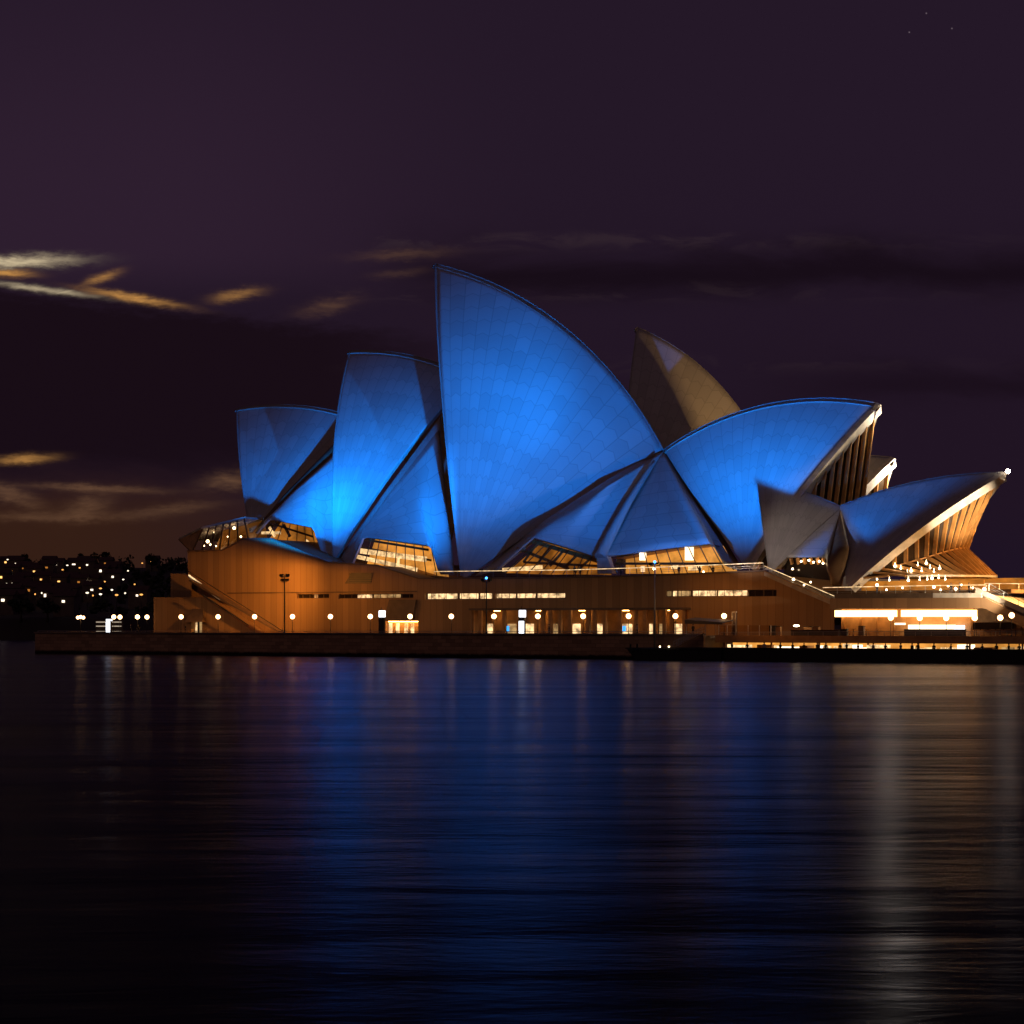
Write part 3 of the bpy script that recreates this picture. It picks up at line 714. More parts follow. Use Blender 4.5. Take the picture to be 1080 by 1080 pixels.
# glazing under the restaurant's side shell
mb = MB(); mb.face([RF.pt(826, 607, 2.6), RF.pt(876, 612, 1.9), RF.pt(871, 588, 2.2), RF.pt(829, 588, 2.9)]); gw = obj('glass_wall', mb, 'glass', rs)
for x in (834, 841, 848, 855, 862, 868):
    mb = MB(); mb.bar(RF.pt(x, 588.5, 1.9), RF.pt(x + 1.5, 595, 2.2), .25, .5); obj('mullion', mb, 'fin', gw)
for x, y in ((836, 600), (845, 592), (853, 591), (858, 593), (864, 592), (868, 594)):
    mb = MB(); mb.ball(RF.pt(x, y, 1.6), .16, 8); obj('ceiling_lamp', mb, 'bulb_s', rs)
mb = MB(); mb.box(RF, RF.U(826, 3), RF.U(874, 3), 3, 9, zfl - 1.5, zfl); obj('floor_slab', mb, 'timber', rs)
# lamp on the tip of the restaurant's big shell
mb = MB(); p = RS.T + RF.u * .9 + np.array([0, 0, .1]); mb.ball(p, .33, 10); bl_ = obj('beacon_lamp', mb, 'beacon', rs)
mb = MB(); mb.bar(RS.T, p, .12); obj('beacon_bracket', mb, 'steel', bl_)

# ------------------------------------------------------------------ glazed foyers of the concert hall
def foyer(top, bot, v, back, nm, mmat='interior_b', parent=ch, lean=0, bars=(), beams=()):
    """bay of glass with a glowing back wall standing for a lit room"""
    T_ = [M.pt(x, y, v + lean) for x, y in top]; B_ = [M.pt(x, y, v) for x, y in bot]
    g = [[poly_interp(T_, k / nm), poly_interp(B_, k / nm)] for k in range(nm + 1)]
    mb = MB(); mb.grid(g, None, 0, False); gw = obj('glass_wall', mb, 'clear', parent)
    mb = MB(); mb.grid([[p + M.v * back for p in r] for r in g], None, 0, False); obj('room_wall', mb, mmat, gw)  # back wall glows by itself instead of being lit by room lamps
    mb = MB()
    mb.grid([[r[0] + M.v * .1, r[0] + M.v * back] for r in g], None, 0, False); obj('room_ceiling', mb, 'panel', gw)
    mb = MB(); mb.grid([[r[1] + M.v * .1, r[1] + M.v * back] for r in g], None, 0, False); obj('room_floor', mb, 'timber', gw)
    for k in range(nm + 1):
        mb = MB(); mb.bar(g[k][0] - M.v * .06, g[k][1] - M.v * .06, .09, .14, up=M.u); obj('mullion', mb, 'bronze', gw)
    for x0, y0, x1, y1, w, m in bars:
        mb = MB(); mb.bar(M.pt(x0, y0, v + .5), M.pt(x1, y1, v + .5), .15, w); obj('light_trough' if 'brig' in m or 'led' in m else 'transom', mb, m, gw)
    return gw
foyer([(284, 548), (329, 557)], [(271, 567), (334, 586)], 19.0, 4, 6, 'interior', bars=((276, 562, 296, 562, .5, 'led'), (286, 552, 330, 566, .35, 'bronze'), (322, 571, 330, 578, .9, 'led'), (284, 556, 290, 566, .5, 'led'), (299, 553, 306, 566, .5, 'bronze')))
foyer([(383, 567), (455, 577)], [(373, 597), (461, 608)], 15.4, 4, 8, 'interior_b', bars=((380, 577, 455, 591, .35, 'bronze'), (380, 581, 450, 590, .9, 'led'), (376, 587, 440, 601, .7, 'led'), (420, 584, 420, 600, .5, 'led'), (384, 569, 452, 580, .4, 'bronze')))
foyer([(562, 568), (598, 579), (632, 590)], [(520, 604), (580, 606), (632, 606)], 13.6, 4.5, 9, 'interior', bars=((552, 593, 632, 597, .4, 'panel'), (545, 578, 600, 600, .5, 'panel'), (562, 571, 632, 592, .7, 'panel'), (530, 601, 572, 598, .6, 'led'), (566, 574, 552, 593, .4, 'panel'), (580, 577, 566, 596, .4, 'panel'), (595, 580, 580, 597, .4, 'panel'), (610, 584, 596, 598, .4, 'panel'), (624, 588, 612, 599, .4, 'panel')))
foyer([(646, 589), (700, 580), (750, 574.5)], [(646, 605), (705, 605), (766, 604)], 14.0, 5, 9, 'interior_b', bars=((648, 594.5, 762, 594.5, .4, 'louvre'), (678, 583, 678, 591, 1.1, 'striplight'), (727, 577, 727, 591, 1.4, 'striplight'), (678, 597, 678, 603, .7, 'led'), (726, 599, 740, 599, .8, 'led'), (708, 598, 716, 598, .6, 'led')))
# north foyer: a faceted glass nose under the left-most shell
nf = [M.pt(189, 569, 16), M.pt(214, 558, 13), M.pt(258, 547, 15), M.pt(262, 568, 16), M.pt(241, 578, 13.6), M.pt(233, 583, 13), M.pt(203, 582.5, 13), M.pt(200, 580, 15)]
mb = MB(); mb.face([nf[1], nf[2], nf[3], nf[4], nf[5], nf[6]]); gw = obj('glass_wall', mb, 'clear', ch)
mb = MB(); mb.face([nf[0], nf[1], nf[6], nf[7]]); obj('glass_panel', mb, 'panel', gw)
mb = MB(); b_ = M.v * 6; mb.face([p + b_ for p in (nf[1], nf[2], nf[3], nf[4], nf[5], nf[6])]); obj('room_wall', mb, glow('dim_room_glow', (1, .36, .05), .10, .8, .4), gw)  # the dim room's light is given off by its back wall
mb = MB(); tk = np.array([0, 0, .35])
rp = [nf[0], nf[1] - M.v * .5, nf[2], nf[2] + M.v * 14, nf[0] + M.v * 14]; mb.face(rp); mb.face([p + tk for p in rp])
for i in range(5): a, b = rp[i], rp[(i + 1) % 5]; mb.face([a, b, b + tk, a + tk])
obj('foyer_roof', mb, 'concrete', ch)
for k in range(7):
    a = nf[1] + (nf[2] - nf[1]) * k / 6; b = poly_interp([nf[6], nf[5], nf[4], nf[3]], k / 6); mb = MB(); mb.bar(a - M.v * .1, b - M.v * .1, .12, .25, up=M.u); obj('mullion', mb, 'bronze', gw)
mb = MB(); mb.bar(nf[0] - M.v * .1, nf[7] - M.v * .1, .2); mb.bar(nf[1] - M.v * .12, nf[6] - M.v * .12, .2); obj('frame', mb, 'bronze', gw)
for x, y, r_ in ((215, 575.5, .28), (222, 574.5, .3), (219, 571, .5), (228, 576, .2), (226, 561.5, .22), (247, 557, .45), (254, 566, .3), (240, 566, .18)):
    mb = MB(); mb.ball(M.pt(x, y, 17), r_ * .6, 8); obj('foyer_lamp', mb, 'bulb_s', gw)

# ------------------------------------------------------------------ railings along the podium
def railing(label, pts, v, h, lit=True, name='terrace_railing'):
    P = [M.pt(x, y, v) for x, y in pts]; r = thing(name, label, 'railing', P[0])
    up = np.array([0, 0, 1.0])
    mb = MB(); [mb.bar(a + up * h, b + up * h, .09, .09) for a, b in zip(P[:-1], P[1:])]; top = obj('handrail', mb, 'steel', r)
    if lit:
        mb = MB(); [mb.bar(a + up * (h + .01) - M.v * .09, b + up * (h + .01) - M.v * .09, .05, .10) for a, b in zip(P[:-1], P[1:])]; obj('light_strip', mb, 'led', top)
    for zz in (.3, .6):
        mb = MB(); [mb.bar(a + up * h * zz, b + up * h * zz, .035, .035) for a, b in zip(P[:-1], P[1:])]; obj('cross_rail', mb, 'steel', r)
    tot = sum(np.linalg.norm(b - a) for a, b in zip(P[:-1], P[1:])); n = max(3, int(tot / 2.2)); n = min(n, 60)
    for k in range(n + 1):
        p = poly_interp(P, k / n); mb = MB(); mb.bar(p - up * .15, p + up * h, .06, .06); obj('post', mb, 'steel', r)
    return r
railing('long railing with a lit handrail along the podium edge below the tallest sail', [(458, 609.5), (600, 608), (690, 605.5), (805, 601)], 8.6, 1.05)
railing('short railing sloping down the podium ramp to the lower terrace', [(806, 602), (843, 618), (880, 634)], 8.5, .75)
railing('railing along the restaurant terrace with scattered lights behind it', [(868, 627.5), (985, 625.5), (1040, 625)], 9.0, 1.1)
railing('railing at the head of the wide steps, right edge', [(1034, 622), (1095, 622.5)], 22, .95)
railing('low railing going down beside the wide steps', [(1043, 622), (1090, 648)], 7.9, .9, False)
# pale parapet face of the ramp
rp_ = thing('ramp_parapet', 'pale sloping parapet of the ramp between podium top and restaurant terrace', 'parapet', M.pt(843, 622, 7.6))
mb = MB(); A, B, C_ = M.pt(806, 603, 7.6), M.pt(843, 619.5, 7.6), M.pt(878, 634, 7.6); dz = np.array([0, 0, .62]); w = M.v * .3
for a, b in ((A, B), (B, C_)): mb.hexa([a - dz, b - dz, b - dz + w, a - dz + w, a, b, b + w, a + w])
obj('parapet_wall', mb, 'rim', rp_)
mb = MB()
for a, b in ((A, B), (B, C_)): mb.bar(a - M.v * .12 + np.array([0, 0, .1]), b - M.v * .12 + np.array([0, 0, .1]), .3, .1)
obj('cap', mb, 'panel', rp_)

# ------------------------------------------------------------------ promenade lamps
def make_lamp(loc, label, h=2.95, heads=1):
    o = thing('street_lamp', label, 'street lamp', loc, 'globe lamps along the promenade'); L0 = np.array(loc, float); up = np.array([0, 0, 1.0])
    mb = MB(); mb.tube([L0, L0 + up * .25, L0 + up * .3], [.14, .14, .07], 10); obj('base', mb, 'iron', o)
    mb = MB(); mb.tube([L0 + up * .3, L0 + up * (h - .3)], [.055, .042], 8); obj('post', mb, 'iron', o)
    mb = MB(); mb.tube([L0 + up * (h - .32), L0 + up * (h - .2)], [.06, .12], 10); obj('collar', mb, 'iron', o)
    mb = MB(); mb.ball(L0 + up * h, .40, 14); obj('globe', mb, 'globe', o)
    return o
lx = [191, 230, 268.5, 308.5, 348.5, 390.5, 432.5, 476, 521, 567.3, 615, 663, 712.4, 763.7]
ul0 = [M.U(x, 0) for x in lx]
lamp = None
for k, x in enumerate(lx):
    p = M.G(ul0[k], 0, ZP); lab = 'globe street lamp before the podium wall, %s of the row counted from the left' % ORD[k]
    if lamp is None: lamp = make_lamp(p, lab)
    else: copy_tree(lamp, p, lab)
for k, (x, v) in enumerate(((120, 2), (126.5, 8), (145, 3), (155, 9))):
    copy_tree(lamp, M.G(M.U(x, v), v, ZP), 'globe street lamp on the open north promenade, %s from the left' % ORD[k])
for k, (x, v, dz) in enumerate(((970, 5.2, 0), (1013, 5, 0), (986, 5.4, 0), (1002, 5.6, 0), (1053, 4.6, .3), (1067, 4.4, .4))):
    pass
for k, (x, y, v) in enumerate(((939.5, 651.5, 3), (970, 651.8, 3), (998, 651.8, 3), (1028, 651.8, 3), (1055, 651.5, 1.6), (1067, 649, .8))):
    z = M.Z(x, y, v); copy_tree(lamp, M.G(M.U(x, v), v, z - 2.95), 'globe street lamp before the southern bar front, %s from the left' % ORD[k])
# taller twin lamp at the north end
tl = thing('street_lamp', 'large bright twin-headed lamp standing alone near the north end of the promenade', 'street lamp', M.G(M.U(85, 3), 3, ZP)); b0 = M.G(M.U(85, 3), 3, ZP)
mb = MB(); mb.tube([b0, b0 + np.array([0, 0, 2.6])], [.09, .06], 8); mb.bar(b0 + np.array([-.55, 0, 2.6]), b0 + np.array([.55, 0, 2.6]), .08); obj('post', mb, 'iron', tl)
for s_ in (-.5, 0, .5):
    mb = MB(); mb.ball(b0 + np.array([s_, 0, 2.85 + .12 * (s_ == 0)]), .3, 12); obj('globe', mb, 'globe', tl)

# ------------------------------------------------------------------ masts with blue floodlights
def mast(x, ytop, v, label, z0=ZP, blue=True, heads=2):
    b0 = M.G(M.U(x, v), v, z0); zt = M.Z(x, ytop, v); o = thing('floodlight_mast', label, 'light mast', b0, 'floodlight masts on the seawall')
    up = np.array([0, 0, 1.0]); top = np.array([b0[0], b0[1], zt])
    mb = MB(); mb.tube([b0, b0 + up * .5], [.22, .2], 10); obj('base', mb, 'iron', o)
    mb = MB(); mb.tube([b0 + up * .5, top], [.13, .08], 10); obj('pole', mb, 'iron' if not (x > 600) else 'steel', o)
    mb = MB(); mb.bar(top - M.u * .75 - up * .4, top + M.u * .75 - up * .4, .12); obj('crossarm', mb, 'iron', o)
    if heads > 2: mb = MB(); mb.bar(top - M.u * .6 - up * 1.2, top + M.u * .6 - up * 1.2, .1); obj('crossarm', mb, 'iron', o)
    for s_, zz in ((-.6, -.1), (.6, -.1), (-.45, -.9), (.45, -.9))[:heads]:
        q = top + M.u * s_ + up * zz
        mb = MB(); mb.bar(q - M.v * .2, q + M.v * .25, .5, .42); hd_ = obj('floodlight', mb, 'iron', o)
        if blue: mb = MB(); mb.bar(q + M.v * .252, q + M.v * .30, .42, .34); obj('lens', mb, 'blue', hd_)
    if blue:
        mb = MB(); mb.ball(top + up * .2, .2, 8); obj('indicator_lamp', mb, 'blue', o)
    return top
m1 = mast(300, 606, -4.2, 'tall dark floodlight mast with four lamp boxes before the left podium wall', blue=False, heads=4)
m2 = mast(513, 611, -4.6, 'dark slim mast carrying a blue lamp below the tallest sail')
m3 = mast(690.5, 594, -8.2, 'tall pale mast with blue lamp rising from the pontoon end', z0=1.2)

# ------------------------------------------------------------------ information pylons
def pylon(x, v, label, ybox, yscr):
    b0 = M.G(M.U(x, v), v, ZP); u = M.U(x, v); o = thing('information_pylon', label, 'pylon', b0)
    mb = MB(); mb.box(M, u - .5, u + .5, v, v + .5, ZP, M.Z(x, ybox[1], v)); obj('body', mb, 'iron', o)
    mb = MB(); mb.box(M, u - .42, u + .52, v - .06, v + .5, M.Z(x, ybox[1], v) + .02, M.Z(x, ybox[0], v)); obj('sign_box', mb, 'screen', o)
    mb = MB(); mb.tube([b0 + np.array([0, 0, 3]), np.array([b0[0], b0[1], M.Z(x, ybox[0] - 4, v)])], .05, 6); obj('antenna', mb, 'iron', o)
    if yscr: mb = MB(); mb.box(M, u - .45, u + .45, v - .05, v - .004, M.Z(x, yscr[1], v), M.Z(x, yscr[0], v)); obj('screen', mb, 'screen', o)
pylon(402, -2, 'dark information pylon with a white lit box on top, left of the doors', (644, 651), None)
pylon(550, -2.5, 'information pylon with a tall white screen and white box on top', (643.5, 651), (655, 668))
pylon(114, 0, 'bright white screen pylon on the north promenade beyond the podium', (653, 655), (655.5, 668))

# ------------------------------------------------------------------ lower quay, bar terrace, pontoon
lq = thing('quay', 'long dark lower quay wall along the waterline at the right', 'quay', M.G(uQ, -12, 0))
uq0, uq1 = M.U(735, -12), M.U(1190, -12); zq = M.Z(900, 684.5, -12)
mb = MB(); mb.box(M, uq0, uq1, -12, -11.5, -2, zq); obj('quay_wall', mb, 'black', lq)
mb = MB(); mb.box(M, uq0, uq1, -11.498, 1.4, -2, zq - .9); obj('deck', mb, 'timber', lq)
mb = MB(); mb.box(M, uq0, uq1, -12.1, -11.4, zq + .003, zq + .1); obj('coping', mb, 'iron', lq)
bt_ = thing('bar_terrace', 'raised terrace with a tan concrete parapet over the lit waterside bar', 'terrace', M.G(uQ, -5, 0))
zt1, zt0 = M.Z(900, 670.5, -5.5), M.Z(900, 678, -5.5)
ut0 = M.U(755, -5.5)
mb = MB(); mb.box(M, ut0, uq1, -5.5, 1.49, zt0, ZP - .01); obj('floor_slab', mb, 'panel', bt_)
mb = MB(); mb.box(M, ut0, uq1, -5.7, -5.4, zt0 - .04, zt1); obj('parapet', mb, 'panel', bt_)
mb = MB(); mb.box(M, ut0, uq1, 1.0, 1.3, zq - .9, zt0 - .01); obj('back_wall', mb, 'interior_b', bt_)  # glowing wall in place of lamps inside the bar
u = ut0 + .5
while u < uq1 - 1:                                                     # lit signs, shelves and lamps of the bar below the slab
    wv = random.choice([.3, .5, .8, 1.2, 1.8, 2.6]); m = random.choice(['led', 'win', 'striplight', 'strip_dim', 'win', 'panel']); z_ = zq - .5 + .55 * random.random()
    mb = MB(); mb.box(M, u, u + wv, -2.2 - random.random() * 3, -1.8, z_, min(zt0 - .12, z_ + random.uniform(.3, .8))); obj('lit_bay', mb, m, bt_); u += wv + random.uniform(.1, 1.0)
for k in range(9):
    u = ut0 + 1 + (uq1 - ut0 - 2) * k / 8; mb = MB(); mb.box(M, u - .12, u + .12, -4.6, -4.35, zq - .9, zt0 - .004); obj('column', mb, 'panel', bt_)
railing('thin railing on the bar terrace parapet at the right', [(760, 670.5), (900, 670), (1085, 669.5)], -5.2, .5, False)
railing('thin dark railing along the seawall before the podium', [(40, 669), (300, 669.6), (500, 670), (740, 670.5)], -5.2, .62, False, 'seawall_railing')
# pontoon with its gangway
pn = thing('pontoon', 'low dark pontoon with a raked end moored against the seawall', 'pontoon', M.pt(700, 692, -12))
mb = MB(); a = [M.pt(661, 684.5, -13), M.pt(760, 684.5, -13), M.pt(760, 699, -13), M.pt(671, 697, -13)]; mb.prism(a, M.v * 5); obj('hull', mb, 'black', pn)
mb = MB(); mb.bar(M.pt(660, 683.6, -13.1), M.pt(760, 683.6, -13.1), .3, .2); mb.bar(M.pt(660, 688.5, -13.1), M.pt(715, 689, -13.1), .08, .08); obj('rubbing_strake', mb, 'iron', pn)
for x in (665, 672):
    mb = MB(); p = M.pt(x, 683, -12); mb.tube([p, p + np.array([0, 0, .55])], .14, 8); obj('bollard', mb, 'black', pn)
for x in (696, 705.5):
    mb = MB(); p = M.pt(x, 682, -12); mb.ball(p, .1, 8); obj('deck_light', mb, 'bulb_s', pn)
gg = thing('gangway', 'slender railed gangway climbing from the pontoon to the promenade', 'gangway', M.pt(712, 683, -9))
a, b = M.pt(712, 683, -9), M.pt(742, 668, -7); mb = MB(); mb.bar(a, b, 1.1, .15); obj('walkway', mb, 'timber', gg)
for s_ in (-.5, .5):
    mb = MB(); o_ = M.v * s_; up = np.array([0, 0, .9])
    mb.bar(a + o_ + up, b + o_ + up, .07); mb.bar(a + o_ + up * .5, b + o_ + up * .5, .05)
    for k in range(7): p = a + (b - a) * k / 6 + o_; mb.bar(p, p + up, .05)
    obj('handrail', mb, 'steel', gg)
# awning kiosk beside the gangway
aw = thing('bar_awning', 'dark sloping canvas awning on posts beside the gangway head', 'awning', M.G(M.U(742, -3), -3, ZP))
mb = MB(); a = [M.pt(722, 654.5, -4), M.pt(762, 657.5, -4)]; q = [p + M.v * 4 + np.array([0, 0, .35]) for p in a]; tk = np.array([0, 0, .14])
mb.hexa([a[0], a[1], q[1], q[0], a[0] + tk, a[1] + tk, q[1] + tk, q[0] + tk]); obj('canopy', mb, 'canvas', aw)
mb = MB(); mb.hexa([a[0] - tk * 3.4, a[1] - tk * 1.2, a[1] - tk * 1.2 + M.v * .06, a[0] - tk * 3.4 + M.v * .06, a[0], a[1], a[1] + M.v * .06, a[0] + M.v * .06]); obj('valance', mb, 'canvas', aw)
for x in (724, 744, 755):
    p = M.pt(x, 657, -3.8); mb = MB(); mb.bar(np.array([p[0], p[1], ZP]), p, .09); obj('post', mb, 'rim', aw)
gb = thing('glass_screen', 'glazed wind screen in pale frames on the bar terrace beside the awning', 'glass screen', M.G(M.U(768, -3.4), -3.4, ZP))
us_ = [M.U(x, -3.4) for x in (758, 767, 776, 789, 801, 813)]; zg = M.Z(780, 659.5, -3.4)
mb = MB(); mb.box(M, us_[0], us_[-1], -3.42, -3.38, ZP + .1, zg); obj('pane', mb, 'clear', gb)
for u in us_: mb = MB(); mb.box(M, u - .04, u + .04, -3.5, -3.3, ZP, zg + .02); obj('frame_post', mb, 'rim', gb)
mb = MB(); mb.box(M, us_[0], us_[2], -3.5, -3.3, zg + .023, zg + .12); obj('top_rail', mb, 'rim', gb)
cp = thing('vent_shaft', 'short square vent shaft with pale frame standing behind the glass screen', 'vent shaft', M.G(M.U(774, 1), 1, ZP))
u = M.U(774, 1); mb = MB(); mb.box(M, u - .28, u + .28, 1, 1.5, ZP, M.Z(774, 646, 1)); obj('shaft', mb, 'louvre', cp)
mb = MB(); [mb.box(M, u + s_ - .05, u + s_ + .05, .95, .998, ZP, M.Z(774, 645.4, 1)) for s_ in (-.28, .28)]; mb.box(M, u - .33, u + .33, .93, 1.55, M.Z(774, 645.9, 1), M.Z(774, 645, 1)); obj('frame', mb, 'rim', cp)
# bar stools' worth of equipment on the terrace: dark trolley, crates, folded umbrellas
def crate(x, w, h, v, m, label, nm='equipment_crate', cat='crate'):
    u = M.U(x, v); o = thing(nm, label, cat, M.G(u, v, ZP))
    mb = MB(); mb.box(M, u - w / 2, u + w / 2, v, v + .7, ZP + .06, ZP + h); bd = obj('body', mb, m, o)
    mb = MB(); mb.box(M, u - w / 2 - .04, u + w / 2 + .04, v - .04, v + .74, ZP + h + .003, ZP + h + .08); obj('lid', mb, 'iron', o)
    mb = MB(); [mb.box(M, u + s_ * w * .4 - .08, u + s_ * w * .4 + .08, v + .1, v + .6, ZP, ZP + .058) for s_ in (-1, 1)]; obj('foot', mb, 'black', o)
crate(814, .9, 1.45, -3, 'iron', 'tall dark equipment crate at the end of the glass screen')
crate(820.5, .7, 1.35, -2.6, 'panel', 'tan upright crate beside the tall dark one')
crate(852, 1.2, 1.35, -2.4, 'panel', 'tan box standing behind the dark counter, middle of the bar terrace')
crate(860, 1.0, 1.3, -2.0, 'panel', 'smaller tan box right of the other tan box on the terrace')
crate(890, .9, 1.0, -3.2, 'iron', 'low black crate at the left end of the orange lit wall')
crate(908, .8, 1.4, 2.5, 'louvre', 'brown cabinet against the orange lit wall')
ct = thing('bar_counter', 'long dark outdoor counter with clutter on top, before the dark podium wall', 'counter', M.G(M.U(858, -3.6), -3.6, ZP))
u0_, u1_ = M.U(834, -3.6), M.U(884, -3.6); mb = MB(); mb.box(M, u0_, u1_, -3.6, -3.0, ZP, ZP + .85); obj('front', mb, 'iron', ct)
mb = MB(); mb.box(M, u0_ - .1, u1_ + .1, -3.75, -2.9, ZP + .853, ZP + .93); obj('top', mb, 'timber', ct)
mb = MB(); p = M.pt(840, 660, -3.3); mb.ball(p, .3, 10, sq=(1.5, 1, .5)); obj('lamp', mb, 'bulb_s', ct)
mb = MB(); mb.bar(np.array([p[0], p[1], ZP + .9]), p, .06); obj('lamp_stem', mb, 'iron', ct)
# tables with pale tops on the terrace, right end
tb = None
for k, x in enumerate((1030, 1038, 1046, 1054, 1062, 1071, 900, 914, 926)):
    p = M.G(M.U(x, -3.4 + .5 * (k % 2)), -3.4 + .5 * (k % 2), ZP); lab = 'small bar table on the terrace, %s from the left %s' % ((ORD[k], 'at the right edge') if k < 6 else (ORD[k - 6], 'before the orange wall'))
    if tb is None:
        tb = thing('bar_table', lab, 'table', p, 'bar tables on the terrace'); up = np.array([0, 0, 1.0])
        mb = MB(); mb.tube([p + up * .98, p + up * 1.03], .42, 14); obj('table_top', mb, 'panel', tb)
        mb = MB(); mb.tube([p, p + up * .05, p + up * .06, p + up * .98], [.28, .28, .05, .04], 10); obj('pedestal', mb, 'iron', tb)
    else: copy_tree(tb, p, lab)

# ------------------------------------------------------------------ people
def person_mesh(pose):
    """one continuous skinned figure about 1.7 m tall"""
    sk = dict(stand=dict(kl=(.02, .46), kr=(.0, .46), fl=.0, fr=0, hl=(-.24, .02, .82), hr=(.24, .0, .82), el=(-.23, -.03, 1.1), er=(.23, -.03, 1.1)),
              walk=dict(kl=(.12, .47), kr=(-.05, .47), fl=.22, fr=-.25, hl=(-.22, -.2, .86), hr=(.22, .24, .9), el=(-.23, -.1, 1.1), er=(.23, .06, 1.1)),
              lean=dict(kl=(.03, .46), kr=(.04, .46), fl=0, fr=.02, hl=(-.12, .36, 1.08), hr=(.14, .36, 1.1), el=(-.24, .1, 1.06), er=(.24, .1, 1.06)))[pose]
    V_ = [(0, 0, .93), (0, .0, 1.15), (0, .0, 1.36), (0, .01, 1.45), (0, .02, 1.55), (0, .02, 1.66),
          (-.1, 0, .88), (-.1, sk['kl'][0], sk['kl'][1]), (-.1, sk['fl'], .09), (-.1, sk['fl'] + .15, .04),
          (.1, 0, .88), (.1, sk['kr'][0], sk['kr'][1]), (.1, sk['fr'], .09), (.1, sk['fr'] + .15, .04),
          (-.18, 0, 1.37), sk['el'], sk['hl'], (.18, 0, 1.37), sk['er'], sk['hr']]
    E_ = [(0, 1), (1, 2), (2, 3), (3, 4), (4, 5), (0, 6), (6, 7), (7, 8), (8, 9), (0, 10), (10, 11), (11, 12), (12, 13), (2, 14), (14, 15), (15, 16), (2, 17), (17, 18), (18, 19)]
    rad = [.15, .135, .15, .06, .1, .08, .1, .07, .05, .04, .1, .07, .05, .04, .07, .05, .04, .07, .05, .04]
    me = bpy.data.meshes.new('person'); me.from_pydata(V_, E_, []); o = bpy.data.objects.new('tmp', me); COL.objects.link(o)
    md = o.modifiers.new('s', 'SKIN'); o.modifiers.new('d', 'SUBSURF').levels = 1
    if not me.skin_vertices: 
        bm = bmesh.new(); bm.from_mesh(me); bm.verts.layers.skin.verify(); bm.to_mesh(me); bm.free()
    for i, sv in enumerate(me.skin_vertices[0].data): sv.radius = (rad[i], rad[i] * (.75 if i < 3 else 1)); sv.use_root = (i == 0)
    dg = bpy.context.evaluated_depsgraph_get(); out = bpy.data.meshes.new_from_object(o.evaluated_get(dg))
    bpy.data.objects.remove(o); return out
PM = {}
def person(loc, pose, rz, shirt, legs, label, sc=1.0, group=None):
    key = (pose, shirt, legs)
    if key not in PM:
        base_ = PM.get(pose) or person_mesh(pose); PM[pose] = base_; me = base_.copy()
        me.materials.clear()
        for m in (legs, shirt, 'skin'): me.materials.append(MT[m])
        for p in me.polygons:
            z, ax = p.center.z, abs(p.center.x)
            p.material_index = 2 if (z > 1.44 or (ax > .2 and z < .98) or (pose == 'lean' and p.center.y > .3)) else (1 if z > .92 else 0); p.use_smooth = True
        PM[key] = me
    o = bpy.data.objects.new('person', PM[key]); COL.objects.link(o); o.location = tuple(map(float, loc)); o.rotation_euler = (0, 0, rz); o.scale = (sc,) * 3
    tag(o, label, 'person', group)
    if 'hair' not in PM:
        mb = MB(); mb.ball((0, 0, 1.635), .118, 10, sq=(1, 1.05, .8)); h_ = obj('hair', mb, 'hair'); PM['hair'] = h_.data; bpy.data.objects.remove(h_)
    h_ = bpy.data.objects.new('hair', PM['hair']); COL.objects.link(h_); h_.parent = o; h_.location = (0, -.02, 0)
    return o
person(M.G(M.U(195.5, -1.5), -1.5, ZP), 'stand', 2.0, 'cloth_k', 'cloth_k', 'person in black standing left of the hooded doorway')
person(M.G(M.U(138, -1), -1, ZP), 'walk', 1.2, 'cloth_b', 'cloth_k', 'person in dark blue walking beside the lamps of the north promenade')
person(M.G(M.U(146, 2), 2, ZP), 'stand', .5, 'cloth_k', 'cloth_k', 'person in black standing under the north promenade lamps')
person(M.G(M.U(579, 2), 2, ZP), 'walk', 1.6, 'cloth_k', 'cloth_b', 'person walking before the lit doors right of the white screen')
person(M.G(M.U(672, -3), -3, ZP), 'walk', -1.3, 'cloth_w', 'cloth_k', 'person in a pale top walking on the seawall left of the pale mast')
person(M.G(M.U(731, -4.4), -4.4, ZP), 'stand', 2.6, 'cloth_k', 'cloth_k', 'person in black standing under the left end of the awning')
px_ = [772, 788, 806, 823, 836, 848, 862, 871, 886, 893, 905, 921, 934, 950, 962, 968, 985, 1003, 1020, 1036, 1051, 1064, 1075]
for k, x in enumerate(px_):
    v = -10.6 + 2.4 * random.random(); c_ = random.choice([('cloth_k', 'cloth_k'), ('cloth_b', 'cloth_k'), ('cloth_k', 'cloth_b'), ('cloth_k', 'cloth_k'), ('cloth_w', 'cloth_b')])
    nth = ORD[k] if k < 20 else ['third from the right', 'second from the right', 'last at the right'][k - 20]
    person(M.G(M.U(x, v), v, zq - .9), random.choice(['stand', 'lean', 'lean', 'walk']), random.uniform(-.8, .8) + (math.pi if random.random() < .5 else 0), *c_,
           'person in %s top at the waterside bar, %s' % ({'cloth_k': 'a black', 'cloth_b': 'a dark blue', 'cloth_w': 'a pale'}[c_[0]], nth + (' in line from the left' if k < 20 else ' in line')),
           random.uniform(.95, 1.05), 'people at the waterside bar')
for k, (x, v) in enumerate(((606, 10.2), (612, 10.4), (655, 10), (716, 10.3), (738, 10.1), (752, 10.2), (925, 10.5), (1003, 10), (1012, 10.3), (1022, 10.1))):
    zz = M.Z(x, 608 if x < 800 else 627, 8.6) + .05
    lab = ('person in dark clothes on the podium terrace, %s from the left' % ORD[k]) if k < 6 else ('person in dark clothes behind the restaurant terrace railing, %s from the left' % ORD[k - 6])
    person(M.G(M.U(x, v), v, zz if x < 800 else zz), random.choice(['stand', 'walk']), random.uniform(0, 6), 'cloth_k', 'cloth_b', lab, 1, 'people on the upper terraces')
